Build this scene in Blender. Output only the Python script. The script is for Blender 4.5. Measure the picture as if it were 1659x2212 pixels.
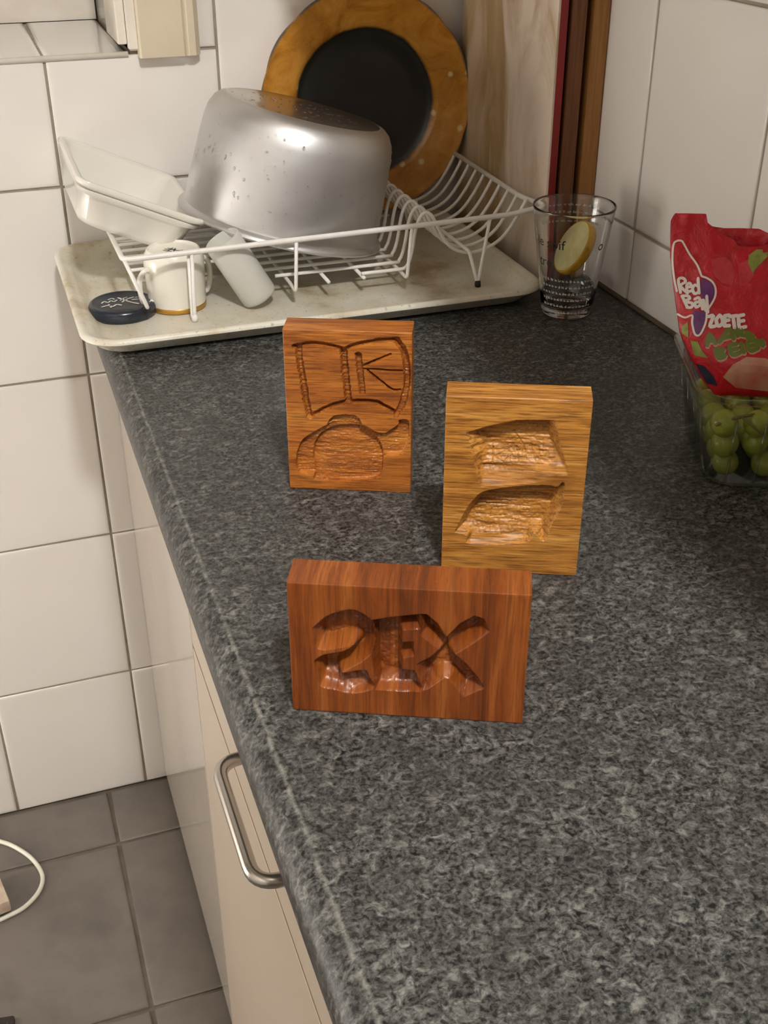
import bpy, bmesh, math, random
import numpy as np
from mathutils import Vector, Matrix

for o in list(bpy.data.objects): bpy.data.objects.remove(o)
SC = bpy.context.scene
COL = SC.collection
ZO = 0.894                      # worktop height above the floor; everything below is written relative to the worktop

# ------------------------------------------------------------------ camera, world, lamp, exposure
cam_d = bpy.data.cameras.new('camera'); cam = bpy.data.objects.new('camera', cam_d); COL.objects.link(cam)
cam.location = (-0.1087, -1.4811, 0.4717 + ZO)
cam.rotation_euler = (math.radians(90 - 30.6245), 0.0012, math.radians(-19.1485))
cam_d.sensor_fit = 'VERTICAL'; cam_d.sensor_height = 24.0; cam_d.lens = 24.0 * 2511.33 / 2212.0
cam_d.clip_start = 0.02; cam_d.clip_end = 30
SC.camera = cam
wd = bpy.data.worlds.new('world'); SC.world = wd; wd.use_nodes = True
wd.node_tree.nodes['Background'].inputs[0].default_value = (0.9, 0.85, 0.8, 1)
wd.node_tree.nodes['Background'].inputs[1].default_value = 0.02
LAMP = (0.0, -1.85, 1.52)
LAMP_W = 27.0
LAMP_COL = (1.0, 0.985, 0.97)
ld = bpy.data.lights.new('ceiling_lamp_light', 'POINT'); ld.energy = LAMP_W; ld.shadow_soft_size = 0.075; ld.color = LAMP_COL
lo = bpy.data.objects.new('ceiling_lamp_light', ld); COL.objects.link(lo); lo.location = (LAMP[0], LAMP[1], LAMP[2] + ZO)
LEFT_FILL = (-1.405, -0.245, -0.26)     # added fill light that brightens the right wall, shining in from the left
ld = bpy.data.lights.new('left_fill_light', 'AREA'); ld.energy = 3.5; ld.shape = 'RECTANGLE'; ld.size = 0.95; ld.size_y = 0.42; ld.color = (1.0, 0.92, 0.84)
lo = bpy.data.objects.new('left_fill_light', ld); COL.objects.link(lo); lo.location = (LEFT_FILL[0], LEFT_FILL[1], LEFT_FILL[2] + ZO); lo.rotation_euler = (0, -math.pi / 2, 0)
SC.view_settings.view_transform = 'Standard'; SC.view_settings.look = 'None'
SC.view_settings.gamma = 1.0; SC.view_settings.use_curve_mapping = False
SC.view_settings.exposure = 1.80

# ------------------------------------------------------------------ helpers
ORG = {}
def rgb(r, g, b):
    f = lambda c: (c / 12.92 if c <= 0.04045 else ((c + 0.055) / 1.055) ** 2.4)
    return (f(r / 255), f(g / 255), f(b / 255), 1)
def tag(o, label=None, cat=None, group=None, kind=None):
    if label: o['label'] = label
    if cat: o['category'] = cat
    if group: o['group'] = group
    if kind: o['kind'] = kind
    return o
def thing(name, label, cat, org=(0, 0, 0), rot=(0, 0, 0), group=None):
    o = bpy.data.objects.new(name, None); COL.objects.link(o); o.empty_display_size = 0.02
    o.location = (org[0], org[1], org[2] + ZO); o.rotation_euler = rot
    ORG[o.name] = (org, any(abs(r) > 1e-9 for r in rot))
    return tag(o, label, cat, group)
def struct(name, org=(0, 0, 0)):
    o = bpy.data.objects.new(name, None); COL.objects.link(o); o.empty_display_size = 0.02
    o.location = (org[0], org[1], org[2] + ZO); ORG[o.name] = (org, False); o['kind'] = 'structure'
    return o
def mesh(name, V, F, mat, parent=None, org=None, smooth=False, local=False, rot=None):
    """V in worktop coordinates (or local to the parent when local=True)"""
    V = np.asarray(V, float)
    if parent is not None:
        po = ORG[parent.name][0]
        off = np.zeros(3) if local else np.array(po, float)
        if local: ORGV = po
        else: ORGV = po
    else:
        off = np.array(org if org is not None else (0, 0, 0), float); ORGV = tuple(off)
        if local: off = np.zeros(3)
    me = bpy.data.meshes.new(name); me.from_pydata((V - off).tolist(), [], [list(map(int, f)) for f in F])
    for m in (mat if isinstance(mat, (list, tuple)) else [mat]): me.materials.append(m)
    if smooth: me.polygons.foreach_set('use_smooth', [True] * len(me.polygons))
    me.update()
    o = bpy.data.objects.new(name, me); COL.objects.link(o)
    if parent is not None: o.parent = parent
    else: o.location = (ORGV[0], ORGV[1], ORGV[2] + ZO)
    if rot: o.rotation_euler = rot
    ORG[o.name] = (ORGV, False)
    return o
def fix_normals(o):
    bm = bmesh.new(); bm.from_mesh(o.data); bmesh.ops.recalc_face_normals(bm, faces=bm.faces); bm.to_mesh(o.data); bm.free(); return o
def sharp(o, deg=35):
    me = o.data; me.polygons.foreach_set('use_smooth', [True] * len(me.polygons)); me.set_sharp_from_angle(angle=math.radians(deg)); return o
class MB:
    def __init__(s): s.V = []; s.F = []
    def add(s, V, F):
        n = len(s.V); s.V += [tuple(map(float, v)) for v in V]; s.F += [[i + n for i in f] for f in F]; return s
    def box(s, x0, x1, y0, y1, z0, z1, b=0.0):
        if b <= 0:
            V = [(x, y, z) for z in (z0, z1) for y in (y0, y1) for x in (x0, x1)]
            return s.add(V, [(0, 2, 3, 1), (4, 5, 7, 6), (0, 1, 5, 4), (1, 3, 7, 5), (3, 2, 6, 7), (2, 0, 4, 6)])
        bm = bmesh.new(); bmesh.ops.create_cube(bm, size=1)
        for v in bm.verts: v.co = Vector(((x0 + x1) / 2 + v.co.x * (x1 - x0), (y0 + y1) / 2 + v.co.y * (y1 - y0), (z0 + z1) / 2 + v.co.z * (z1 - z0)))
        bmesh.ops.bevel(bm, geom=bm.edges[:], offset=b, segments=2, profile=0.5, affect='EDGES')
        bm.verts.index_update(); V = [v.co[:] for v in bm.verts]; F = [[v.index for v in f.verts] for f in bm.faces]; bm.free()
        return s.add(V, F)
    def tube(s, pts, r, n=8, closed=False, cap=True):
        P = np.array(pts, float); m = len(P); rr = np.full(m, r) if np.isscalar(r) else np.array(r, float)
        T = np.zeros_like(P)
        for i in range(m):
            a = P[(i - 1) % m] if (closed or i > 0) else P[i]; b = P[(i + 1) % m] if (closed or i < m - 1) else P[i]
            T[i] = (b - a) / (np.linalg.norm(b - a) + 1e-12)
        ref = np.array([0, 0, 1.0]) if abs(T[0][2]) < 0.9 else np.array([1.0, 0, 0])
        N = np.cross(T[0], ref); N /= np.linalg.norm(N); V = []
        for i in range(m):
            N = N - T[i] * (N @ T[i]); N /= np.linalg.norm(N) + 1e-12; B = np.cross(T[i], N)
            for k in range(n):
                a = 2 * math.pi * k / n; V.append(P[i] + rr[i] * (math.cos(a) * N + math.sin(a) * B))
        F = []
        for i in range(m if closed else m - 1):
            j = (i + 1) % m
            for k in range(n): F.append((i * n + k, j * n + k, j * n + (k + 1) % n, i * n + (k + 1) % n))
        if cap and not closed: F += [tuple(range(n))[::1], tuple(range((m - 1) * n + n - 1, (m - 1) * n - 1, -1))]
        return s.add(V, F)
    def loft(s, loops, cap0=True, cap1=True):
        n = len(loops[0]); V = [v for l in loops for v in l]; F = []
        for i in range(len(loops) - 1):
            for k in range(n): F.append((i * n + k, i * n + (k + 1) % n, (i + 1) * n + (k + 1) % n, (i + 1) * n + k))
        if cap0: F.append(tuple(range(n - 1, -1, -1)))
        if cap1: F.append(tuple(range((len(loops) - 1) * n, len(loops) * n)))
        return s.add(V, F)
    def lathe(s, prof, n=64, rmod=None, c=(0, 0)):
        loops = [[(c[0] + r * (rmod(2 * math.pi * k / n, r) if rmod else 1) * math.cos(2 * math.pi * k / n), c[1] + r * (rmod(2 * math.pi * k / n, r) if rmod else 1) * math.sin(2 * math.pi * k / n), z) for k in range(n)] for r, z in prof]
        return s.loft(loops, prof[0][0] > 1e-4, prof[-1][0] > 1e-4)
    def out(s, name, mat, parent=None, smooth=False, deg=None, **k):
        o = mesh(name, s.V, s.F, mat, parent, smooth=smooth, **k); fix_normals(o)
        if deg: sharp(o, deg)
        return o
def fillet(pts, r=0.01, n=5, closed=False):
    P = [np.array(p, float) for p in pts]; out = []; m = len(P)
    for i in range(m):
        if not closed and i in (0, m - 1): out.append(P[i]); continue
        a, b, c = P[(i - 1) % m], P[i], P[(i + 1) % m]
        d1 = min(r, np.linalg.norm(a - b) * 0.48); d2 = min(r, np.linalg.norm(c - b) * 0.48)
        p, q = b + (a - b) / np.linalg.norm(a - b) * d1, b + (c - b) / np.linalg.norm(c - b) * d2
        for k in range(n + 1):
            t = k / n; out.append((1 - t) ** 2 * p + 2 * t * (1 - t) * b + t * t * q)
    return out
def spline(pts, n=6):
    P = [np.array(p, float) for p in pts]; P = [2 * P[0] - P[1]] + P + [2 * P[-1] - P[-2]]; out = []
    for i in range(1, len(P) - 2):
        for k in range(n):
            t = k / n; a, b, c, d = P[i - 1:i + 3]
            out.append(0.5 * (2 * b + (c - a) * t + (2 * a - 5 * b + 4 * c - d) * t * t + (3 * b - a - 3 * c + d) * t ** 3))
    return out + [P[-2]]
def rrect(x0, x1, y0, y1, r, z, n=6):
    L = []
    for cx, cy, a0 in ((x1 - r, y1 - r, 0), (x0 + r, y1 - r, 90), (x0 + r, y0 + r, 180), (x1 - r, y0 + r, 270)):
        for k in range(n + 1):
            a = math.radians(a0 + 90 * k / n); L.append((cx + r * math.cos(a), cy + r * math.sin(a), z))
    return L
def ribbon(pts, w, n=3):
    """flat stroke as 2D quads with round ends; returns V2, F"""
    P = np.array(spline([(*p, 0) for p in pts], n) if len(pts) > 2 else [(*p, 0) for p in pts])[:, :2]
    if len(pts) == 2: P = np.array([P[0] + (P[1] - P[0]) * t for t in np.linspace(0, 1, 5)])
    m = len(P); V = []; F = []
    for i in range(m):
        t = P[min(i + 1, m - 1)] - P[max(i - 1, 0)]; t /= np.linalg.norm(t) + 1e-9; nn = np.array([-t[1], t[0]])
        V += [P[i] + nn * w / 2, P[i] - nn * w / 2]
    for i in range(m - 1): F.append((2 * i, 2 * i + 1, 2 * i + 3, 2 * i + 2))
    for e, i in ((-1, 0), (1, m - 1)):
        t = P[i] - P[i + (1 if i == 0 else -1)]; t /= np.linalg.norm(t) + 1e-9; c = len(V); nn = np.array([-t[1], t[0]])
        arc = [P[i] + w / 2 * (math.cos(a) * nn + math.sin(a) * t) for a in np.linspace(0, math.pi, 7)][1:-1]
        V += arc; a, b = 2 * i, 2 * i + 1
        F.append([a] + list(range(c, c + 5)) + [b])
    return V, F
def polyfill(pts, cuts=3):
    bm = bmesh.new(); vs = [bm.verts.new((x, y, 0)) for x, y in pts]; f = bm.faces.new(vs)
    bmesh.ops.triangulate(bm, faces=[f]); 
    for _ in range(cuts):
        bmesh.ops.subdivide_edges(bm, edges=[e for e in bm.edges if e.calc_length() > 0.006], cuts=1, use_grid_fill=True)
    bmesh.ops.triangulate(bm, faces=bm.faces[:]); bm.verts.index_update()
    V = [(v.co.x, v.co.y) for v in bm.verts]; F = [[v.index for v in f.verts] for f in bm.faces]; bm.free(); return V, F
RNG = np.random.RandomState(7)
def vnoise(x, y, sx, sy, seed=0):
    r = np.random.RandomState(seed).rand(64, 64); a = x * sx; b = y * sy
    i = np.floor(a).astype(int); j = np.floor(b).astype(int); u = a - i; v = b - j; u = u * u * (3 - 2 * u); v = v * v * (3 - 2 * v)
    g = lambda p, q: r[p % 64, q % 64]
    return g(i, j) * (1 - u) * (1 - v) + g(i + 1, j) * u * (1 - v) + g(i, j + 1) * (1 - u) * v + g(i + 1, j + 1) * u * v

# ------------------------------------------------------------------ materials
def mat(name, col, rough=0.5, metal=0.0, **kw):
    m = bpy.data.materials.new(name); m.use_nodes = True; b = m.node_tree.nodes['Principled BSDF']
    b.inputs['Base Color'].default_value = col if len(col) == 4 else (*col, 1)
    b.inputs['Roughness'].default_value = rough; b.inputs['Metallic'].default_value = metal
    for k, v in kw.items(): b.inputs[k.replace('_', ' ')].default_value = v
    return m
def nd(m, t, **kw):
    n = m.node_tree.nodes.new(t)
    for k, v in kw.items(): setattr(n, k, v)
    return n
def lk(m, a, b): m.node_tree.links.new(a, b)
def ramp(m, fac, stops):
    r = nd(m, 'ShaderNodeValToRGB'); e = r.color_ramp.elements
    while len(e) < len(stops): e.new(0.5)
    for el, (p, c) in zip(e, stops): el.position = p; el.color = c
    lk(m, fac, r.inputs[0]); return r.outputs[0]
def noise(m, scale=(1, 1, 1), s=5.0, detail=4.0, rough=0.5, dist=0.0, space='Object'):
    tc = nd(m, 'ShaderNodeTexCoord'); mp = nd(m, 'ShaderNodeMapping'); mp.inputs['Scale'].default_value = scale
    lk(m, tc.outputs[space], mp.inputs[0]); n = nd(m, 'ShaderNodeTexNoise')
    n.inputs['Scale'].default_value = s; n.inputs['Detail'].default_value = detail; n.inputs['Roughness'].default_value = rough; n.inputs['Distortion'].default_value = dist
    lk(m, mp.outputs[0], n.inputs['Vector']); return n.outputs['Fac']
def mix(m, fac, a, b, mode='MIX'):
    x = nd(m, 'ShaderNodeMix', data_type='RGBA', blend_type=mode)
    for s, v in ((x.inputs[0], fac), (x.inputs[6], a), (x.inputs[7], b)):
        if hasattr(v, 'links'): lk(m, v, s)
        else: s.default_value = v
    return x.outputs[2]
def base(m): return m.node_tree.nodes['Principled BSDF']
def setcol(m, c): lk(m, c, base(m).inputs['Base Color']); return m
def bump(m, h, strength=0.3, dist=0.001):
    b = nd(m, 'ShaderNodeBump'); b.inputs['Strength'].default_value = strength; b.inputs['Distance'].default_value = dist
    lk(m, h, b.inputs['Height']); lk(m, b.outputs[0], base(m).inputs['Normal']); return m

M = {}
def worn(name, c0, c1, rough, s=6, lo=0.4, hi=0.7, bs=0.0, **kw):
    m = mat(name, c0, rough, **kw); n = noise(m, s=s, detail=5, rough=0.6); setcol(m, ramp(m, n, [(lo, c0), (hi, c1)]))
    if bs: bump(m, n, bs, 0.002)
    M[name] = m; return m
worn('tile', rgb(233, 229, 224), rgb(228, 223, 217), 0.13, s=2.5, bs=0.12)
worn('tile_right', rgb(233, 229, 224), rgb(228, 223, 217), 0.16, s=2.5, bs=0.12)
worn('grout', rgb(160, 150, 136), rgb(138, 128, 114), 0.9, s=40)
worn('floor_tile', rgb(112, 105, 98), rgb(92, 87, 82), 0.5, s=9, bs=0.15)
worn('floor_grout', rgb(84, 76, 64), rgb(122, 112, 98), 0.9, s=14, lo=0.35)
worn('plaster', rgb(240, 237, 231), rgb(234, 230, 223), 0.7, s=3)
worn('ceiling_paint', rgb(176, 168, 156), rgb(168, 160, 148), 0.8, s=3)
worn('far_wall', rgb(112, 104, 94), rgb(104, 96, 86), 0.7, s=3)
worn('sealant', rgb(96, 84, 66), rgb(74, 64, 50), 0.6, s=30)
worn('white_paint', rgb(228, 222, 212), rgb(214, 206, 192), 0.35, s=12)
m = worn('cream_paint', rgb(212, 201, 178), rgb(204, 191, 166), 0.45, s=8)
n = noise(m, (90, 90, 12), 1.0, 3, 0.6); chips = ramp(m, n, [(0.70, (0, 0, 0, 1)), (0.76, (1, 1, 1, 1))])
c0 = base(m).inputs['Base Color'].links[0].from_socket; setcol(m, mix(m, chips, c0, rgb(140, 112, 82)))
# laminate worktop
m = mat('laminate', rgb(70, 70, 66), 0.36, Specular_IOR_Level=0.25); M['laminate'] = m
n1 = noise(m, (1, 1.2, 1), 125, 6, 0.72, 0.8); n2 = noise(m, (1, 1, 1), 22, 3, 0.6); n3 = noise(m, (1, 1, 1), 330, 3, 0.6, 0.5)
c = ramp(m, n1, [(0.40, rgb(20, 21, 22)), (0.48, rgb(40, 41, 41)), (0.55, rgb(84, 84, 82)), (0.66, rgb(142, 141, 135))])
c = mix(m, 0.40, c, ramp(m, n3, [(0.40, rgb(17, 17, 18)), (0.62, rgb(120, 119, 114))]))
c = mix(m, ramp(m, n2, [(0.40, (0, 0, 0, 1)), (0.65, (0.35, 0.35, 0.35, 1))]), c, rgb(46, 46, 44))
tc = nd(m, 'ShaderNodeTexCoord'); sx = nd(m, 'ShaderNodeSeparateXYZ'); lk(m, tc.outputs['Object'], sx.inputs[0])
wob = noise(m, (1, 1, 1), 45, 3, 0.6)
ad = nd(m, 'ShaderNodeMath', operation='MULTIPLY_ADD'); lk(m, wob, ad.inputs[0]); ad.inputs[1].default_value = 0.004; lk(m, sx.outputs[0], ad.inputs[2])
ab = nd(m, 'ShaderNodeMath', operation='ABSOLUTE'); sb = nd(m, 'ShaderNodeMath', operation='SUBTRACT'); lk(m, ad.outputs[0], sb.inputs[0]); sb.inputs[1].default_value = 0.0020; lk(m, sb.outputs[0], ab.inputs[0])
dv = nd(m, 'ShaderNodeMath', operation='DIVIDE'); lk(m, ab.outputs[0], dv.inputs[0]); dv.inputs[1].default_value = 0.0020
wear = ramp(m, dv.outputs[0], [(0.05, (0.45, 0.45, 0.45, 1)), (1.0, (0, 0, 0, 1))])
wn = noise(m, (1, 1, 1), 90, 4, 0.7); wear = mix(m, 1.0, wear, ramp(m, wn, [(0.42, (0.12, 0.12, 0.12, 1)), (0.6, (1, 1, 1, 1))]), 'MULTIPLY')
setcol(m, mix(m, wear, c, rgb(176, 174, 164)))
rr = ramp(m, n1, [(0.3, (0.32, 0.32, 0.32, 1)), (0.7, (0.5, 0.5, 0.5, 1))]); lk(m, rr, base(m).inputs['Roughness']); bump(m, n1, 0.10, 0.0006)
worn('front_gloss', rgb(196, 186, 174), rgb(190, 180, 168), 0.12, s=3)
worn('front_satin', rgb(196, 182, 166), rgb(190, 175, 158), 0.38, s=3)
worn('edge_brown', rgb(176, 140, 96), rgb(140, 104, 70), 0.5, s=40)
M['dark'] = mat('dark', rgb(24, 22, 20), 0.7)
M['steel'] = mat('steel', rgb(190, 186, 180), 0.24, 1.0)
# tray
m = mat('tray', rgb(222, 218, 200), 0.38); M['tray'] = m
a = noise(m, s=9, detail=6, rough=0.65); b_ = noise(m, s=220, detail=2)
c = ramp(m, a, [(0.44, rgb(222, 219, 205)), (0.57, rgb(208, 200, 178)), (0.68, rgb(166, 150, 118))])
setcol(m, mix(m, ramp(m, b_, [(0.64, (0, 0, 0, 1)), (0.72, (0.5, 0.5, 0.5, 1))]), c, rgb(128, 112, 86)))
m = worn('wire_white', rgb(238, 236, 232), rgb(228, 225, 219), 0.35, s=20)
M['rubber'] = mat('rubber', rgb(40, 32, 26), 0.7)
worn('stoneware', rgb(232, 230, 222), rgb(226, 223, 214), 0.16, s=4)
worn('porcelain', rgb(236, 232, 222), rgb(230, 226, 215), 0.14, s=4)
M['gold'] = mat('gold', rgb(196, 150, 70), 0.35, 0.6)
M['mark'] = mat('mark', rgb(96, 100, 78), 0.5)
# aluminium pot
m = mat('aluminium', rgb(206, 206, 206), 0.48, 1.0); M['aluminium'] = m
a = noise(m, (3, 3, 3), 3, 5, 0.6); lk(m, ramp(m, a, [(0.3, (0.42, 0.42, 0.42, 1)), (0.7, (0.52, 0.52, 0.52, 1))]), base(m).inputs['Roughness'])
bump(m, noise(m, (30, 30, 600), 1, 3, 0.6), 0.05, 0.0004)
M['aluminium_base'] = mat('aluminium_base', rgb(206, 202, 194), 0.27, 1.0)
M['water'] = mat('water', (1, 1, 1, 1), 0.02, IOR=1.33, Transmission_Weight=1.0)
M['glass'] = mat('glass', (0.98, 0.99, 0.985, 1), 0.0, IOR=1.47, Transmission_Weight=1.0)
m = mat('frosted', rgb(244, 244, 238), 0.6, IOR=1.2, Transmission_Weight=0.5); M['frosted'] = m
# ceramic plate: colours by radius
m = mat('plate', rgb(180, 120, 40), 0.2); M['plate'] = m
tc = nd(m, 'ShaderNodeTexCoord'); sx = nd(m, 'ShaderNodeSeparateXYZ'); lk(m, tc.outputs['Object'], sx.inputs[0])
cx = nd(m, 'ShaderNodeCombineXYZ'); lk(m, sx.outputs[0], cx.inputs[0]); lk(m, sx.outputs[1], cx.inputs[1])
ln = nd(m, 'ShaderNodeVectorMath', operation='LENGTH'); lk(m, cx.outputs[0], ln.inputs[0])
wv = noise(m, s=45, detail=3); ma = nd(m, 'ShaderNodeMath', operation='MULTIPLY_ADD'); lk(m, wv, ma.inputs[0]); ma.inputs[1].default_value = 0.004; lk(m, ln.outputs['Value'], ma.inputs[2])
sc = nd(m, 'ShaderNodeMath', operation='DIVIDE'); lk(m, ma.outputs[0], sc.inputs[0]); sc.inputs[1].default_value = 0.1402
amber = ramp(m, noise(m, s=22, detail=6, rough=0.65, dist=1.0), [(0.3, rgb(150, 96, 26)), (0.5, rgb(186, 128, 42)), (0.7, rgb(206, 150, 66))])
zone = ramp(m, sc.outputs[0], [(0.645, (0, 0, 0, 1)), (0.668, (1, 1, 1, 1))])
edge = ramp(m, sc.outputs[0], [(0.968, (0, 0, 0, 1)), (0.99, (1, 1, 1, 1))])
vo = nd(m, 'ShaderNodeTexVoronoi'); vo.inputs['Scale'].default_value = 26; vo.inputs['Randomness'].default_value = 1.0; lk(m, tc.outputs['Object'], vo.inputs['Vector'])
spot = ramp(m, vo.outputs['Distance'], [(0.075, (1, 1, 1, 1)), (0.13, (0, 0, 0, 1))])
amber = mix(m, spot, amber, rgb(222, 196, 140))
dk = ramp(m, noise(m, s=12, detail=3), [(0.4, rgb(22, 24, 24)), (0.7, rgb(36, 38, 38))])
c = mix(m, zone, dk, amber); setcol(m, mix(m, edge, c, rgb(74, 78, 80)))
lk(m, ramp(m, zone, [(0, (0.30, 0.30, 0.30, 1)), (1, (0.2, 0.2, 0.2, 1))]), base(m).inputs['Roughness'])
worn('lid_navy', rgb(40, 47, 60), rgb(30, 36, 47), 0.22, s=20)
M['print_white'] = mat('print_white', rgb(226, 226, 222), 0.5)
M['print_pale'] = mat('print_pale', rgb(200, 200, 194), 0.5)
M['print_black'] = mat('print_black', rgb(20, 19, 18), 0.5)
# stained board
m = mat('board_paint', rgb(222, 206, 188), 0.55); M['board_paint'] = m
tc = nd(m, 'ShaderNodeTexCoord'); sx = nd(m, 'ShaderNodeSeparateXYZ'); lk(m, tc.outputs['Object'], sx.inputs[0])
gy = nd(m, 'ShaderNodeMapRange'); lk(m, sx.outputs[1], gy.inputs[0]); gy.inputs[1].default_value = -0.06; gy.inputs[2].default_value = 0.02; gy.inputs[3].default_value = 0.0; gy.inputs[4].default_value = 1.0
a = noise(m, (1, 9, 3.4), 1.6, 6, 0.6, 0.8)
st = nd(m, 'ShaderNodeMath', operation='MULTIPLY_ADD'); lk(m, gy.outputs[0], st.inputs[0]); st.inputs[1].default_value = 0.30; lk(m, a, st.inputs[2])
setcol(m, ramp(m, st.outputs[0], [(0.50, rgb(226, 211, 194)), (0.62, rgb(206, 186, 164)), (0.72, rgb(172, 144, 102)), (0.80, rgb(184, 158, 120)), (0.92, rgb(206, 184, 158))]))
worn('red_edge', rgb(150, 26, 26), rgb(120, 20, 22), 0.4, s=12)
def wood(name, scale, c0, c1, c2, rough=0.4, s=1.0, bs=0.25, fine=(1, 1, 1), finec=None, streak=0.5):
    m = mat(name, c1, rough); M[name] = m
    a = noise(m, scale, s, 7, 0.62, 0.7); c = ramp(m, a, [(0.3, c0), (0.5, c1), (0.68, c2)])
    f = noise(m, fine, 1.0, 3, 0.6, 0.2); fr = ramp(m, f, [(0.38, (streak, streak, streak, 1)), (0.52, (0, 0, 0, 1))])
    setcol(m, mix(m, fr, c, finec or c0)); bump(m, f, bs, 0.0008)
    lk(m, ramp(m, f, [(0.3, (rough + 0.2,) * 3 + (1,)), (0.7, (rough,) * 3 + (1,))]), base(m).inputs['Roughness'])
    return m
wood('wood_dark', (60, 60, 3), rgb(88, 52, 26), rgb(120, 74, 38), rgb(140, 92, 52), 0.5, fine=(240, 240, 10))
wood('wood_pale', (60, 60, 3), rgb(140, 94, 46), rgb(170, 120, 64), rgb(190, 140, 82), 0.5, fine=(240, 240, 10))
wood('mould_gold', (9, 60, 85), rgb(134, 82, 30), rgb(188, 128, 54), rgb(214, 158, 80), 0.30, fine=(32, 480, 700), finec=rgb(92, 50, 18), bs=0.5, streak=0.68)
wood('mould_amber', (8, 50, 60), rgb(132, 70, 26), rgb(178, 106, 40), rgb(204, 138, 60), 0.30, fine=(32, 480, 660), finec=rgb(92, 48, 18), bs=0.5, streak=0.66)
wood('mould_red', (90, 5, 5), rgb(84, 40, 14), rgb(130, 66, 22), rgb(154, 88, 36), 0.25, fine=(620, 30, 26), finec=rgb(74, 34, 14), bs=0.3, streak=0.45)
# fruit, plastic, bag
m = mat('grape', rgb(150, 160, 50), 0.22, Subsurface_Weight=0.35, Subsurface_Radius=(0.01, 0.012, 0.004)); M['grape'] = m
setcol(m, ramp(m, noise(m, s=60, detail=3), [(0.3, rgb(140, 150, 44)), (0.7, rgb(172, 176, 74))]))
M['stalk'] = mat('stalk', rgb(120, 104, 50), 0.6)
m = bpy.data.materials.new('clear_plastic'); m.use_nodes = True; nt = m.node_tree; nt.nodes.remove(nt.nodes['Principled BSDF']); M['clear_plastic'] = m
tr = nd(m, 'ShaderNodeBsdfTransparent'); tr.inputs[0].default_value = (0.93, 0.94, 0.93, 1); gl = nd(m, 'ShaderNodeBsdfGlossy'); gl.inputs['Roughness'].default_value = 0.08
lw = nd(m, 'ShaderNodeLayerWeight'); lw.inputs['Blend'].default_value = 0.5; pw = nd(m, 'ShaderNodeMath', operation='POWER'); lk(m, lw.outputs['Facing'], pw.inputs[0]); pw.inputs[1].default_value = 3.0
fz = nd(m, 'ShaderNodeMath', operation='MULTIPLY_ADD'); lk(m, pw.outputs[0], fz.inputs[0]); fz.inputs[1].default_value = 0.8; fz.inputs[2].default_value = 0.05; ms = nd(m, 'ShaderNodeMixShader')
lk(m, fz.outputs[0], ms.inputs[0]); lk(m, tr.outputs[0], ms.inputs[1]); lk(m, gl.outputs[0], ms.inputs[2]); lk(m, ms.outputs[0], nt.nodes['Material Output'].inputs[0])
m = mat('bag_red', rgb(176, 24, 34), 0.3); M['bag_red'] = m; n = noise(m, (1, 1, 1), 55, 6, 0.62, 1.2)
setcol(m, ramp(m, n, [(0.3, rgb(176, 16, 30)), (0.60, rgb(200, 28, 44)), (0.76, rgb(216, 76, 86))])); bump(m, n, 0.55, 0.004)
M['bag_inner'] = mat('bag_inner', rgb(140, 10, 18), 0.5)
M['purple'] = mat('purple', rgb(104, 44, 112), 0.4)
worn('berry', rgb(206, 70, 78), rgb(190, 48, 58), 0.35, s=60)
worn('berry_pale', rgb(196, 150, 120), rgb(186, 84, 84), 0.35, s=40)
worn('leaf_print', rgb(150, 160, 76), rgb(112, 122, 48), 0.4, s=80)
M['green_print'] = mat('green_print', rgb(104, 116, 40), 0.4)
M['navy_print'] = mat('navy_print', rgb(50, 48, 66), 0.4)
M['bag_white'] = mat('bag_white', rgb(232, 222, 216), 0.4)
m = mat('lemon_flesh', rgb(226, 216, 156), 0.3, Subsurface_Weight=0.25, Subsurface_Radius=(0.004, 0.003, 0.001)); M['lemon_flesh'] = m
setcol(m, ramp(m, noise(m, s=90, detail=3), [(0.35, rgb(220, 208, 140)), (0.65, rgb(236, 228, 172))]))
worn('lemon_rind', rgb(222, 176, 40), rgb(206, 152, 28), 0.4, s=120, bs=0.3)
worn('cable', rgb(228, 228, 214), rgb(216, 216, 200), 0.35, s=10)
worn('socket', rgb(206, 190, 172), rgb(180, 160, 140), 0.5, s=60)
m = mat('globe', (1, 0.95, 0.86, 1), 0.4); base(m).inputs['Emission Color'].default_value = (1, 0.9, 0.78, 1); base(m).inputs['Emission Strength'].default_value = 6.0; M['globe'] = m

# outlines drawn in metres on each face
BOOK = [([(0.0086,0.1252),(0.0186,0.1279),(0.0303,0.1279),(0.0435,0.1253),(0.0479,0.1244),(0.053,0.1271),(0.0662,0.131),(0.0807,0.1332),(0.088,0.133)],0.0041),([(0.0876,0.1332),(0.0928,0.1252),(0.0954,0.1136),(0.0959,0.0993),(0.0942,0.0872),(0.0913,0.0764),(0.0875,0.0705)],0.0056),([(0.0119,0.1249),(0.0125,0.1124),(0.0145,0.0964),(0.0162,0.0802),(0.0187,0.0662)],0.0056),([(0.0195,0.0667),(0.0319,0.0742),(0.044,0.0792),(0.0531,0.0807),(0.0696,0.081),(0.077,0.078),(0.0868,0.0726)],0.0041),([(0.0467,0.123),(0.0479,0.1056),(0.0491,0.0896),(0.0501,0.0806)],0.006),([(0.0581,0.1202),(0.0594,0.106),(0.061,0.0892)],0.0053),([(0.0616,0.1109),(0.0697,0.1151),(0.0829,0.1212)],0.0024),([(0.0616,0.1085),(0.0771,0.1081),(0.0918,0.1078)],0.0024),([(0.0653,0.107),(0.0756,0.0986),(0.0845,0.0917),(0.0904,0.0919)],0.0024)]
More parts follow.
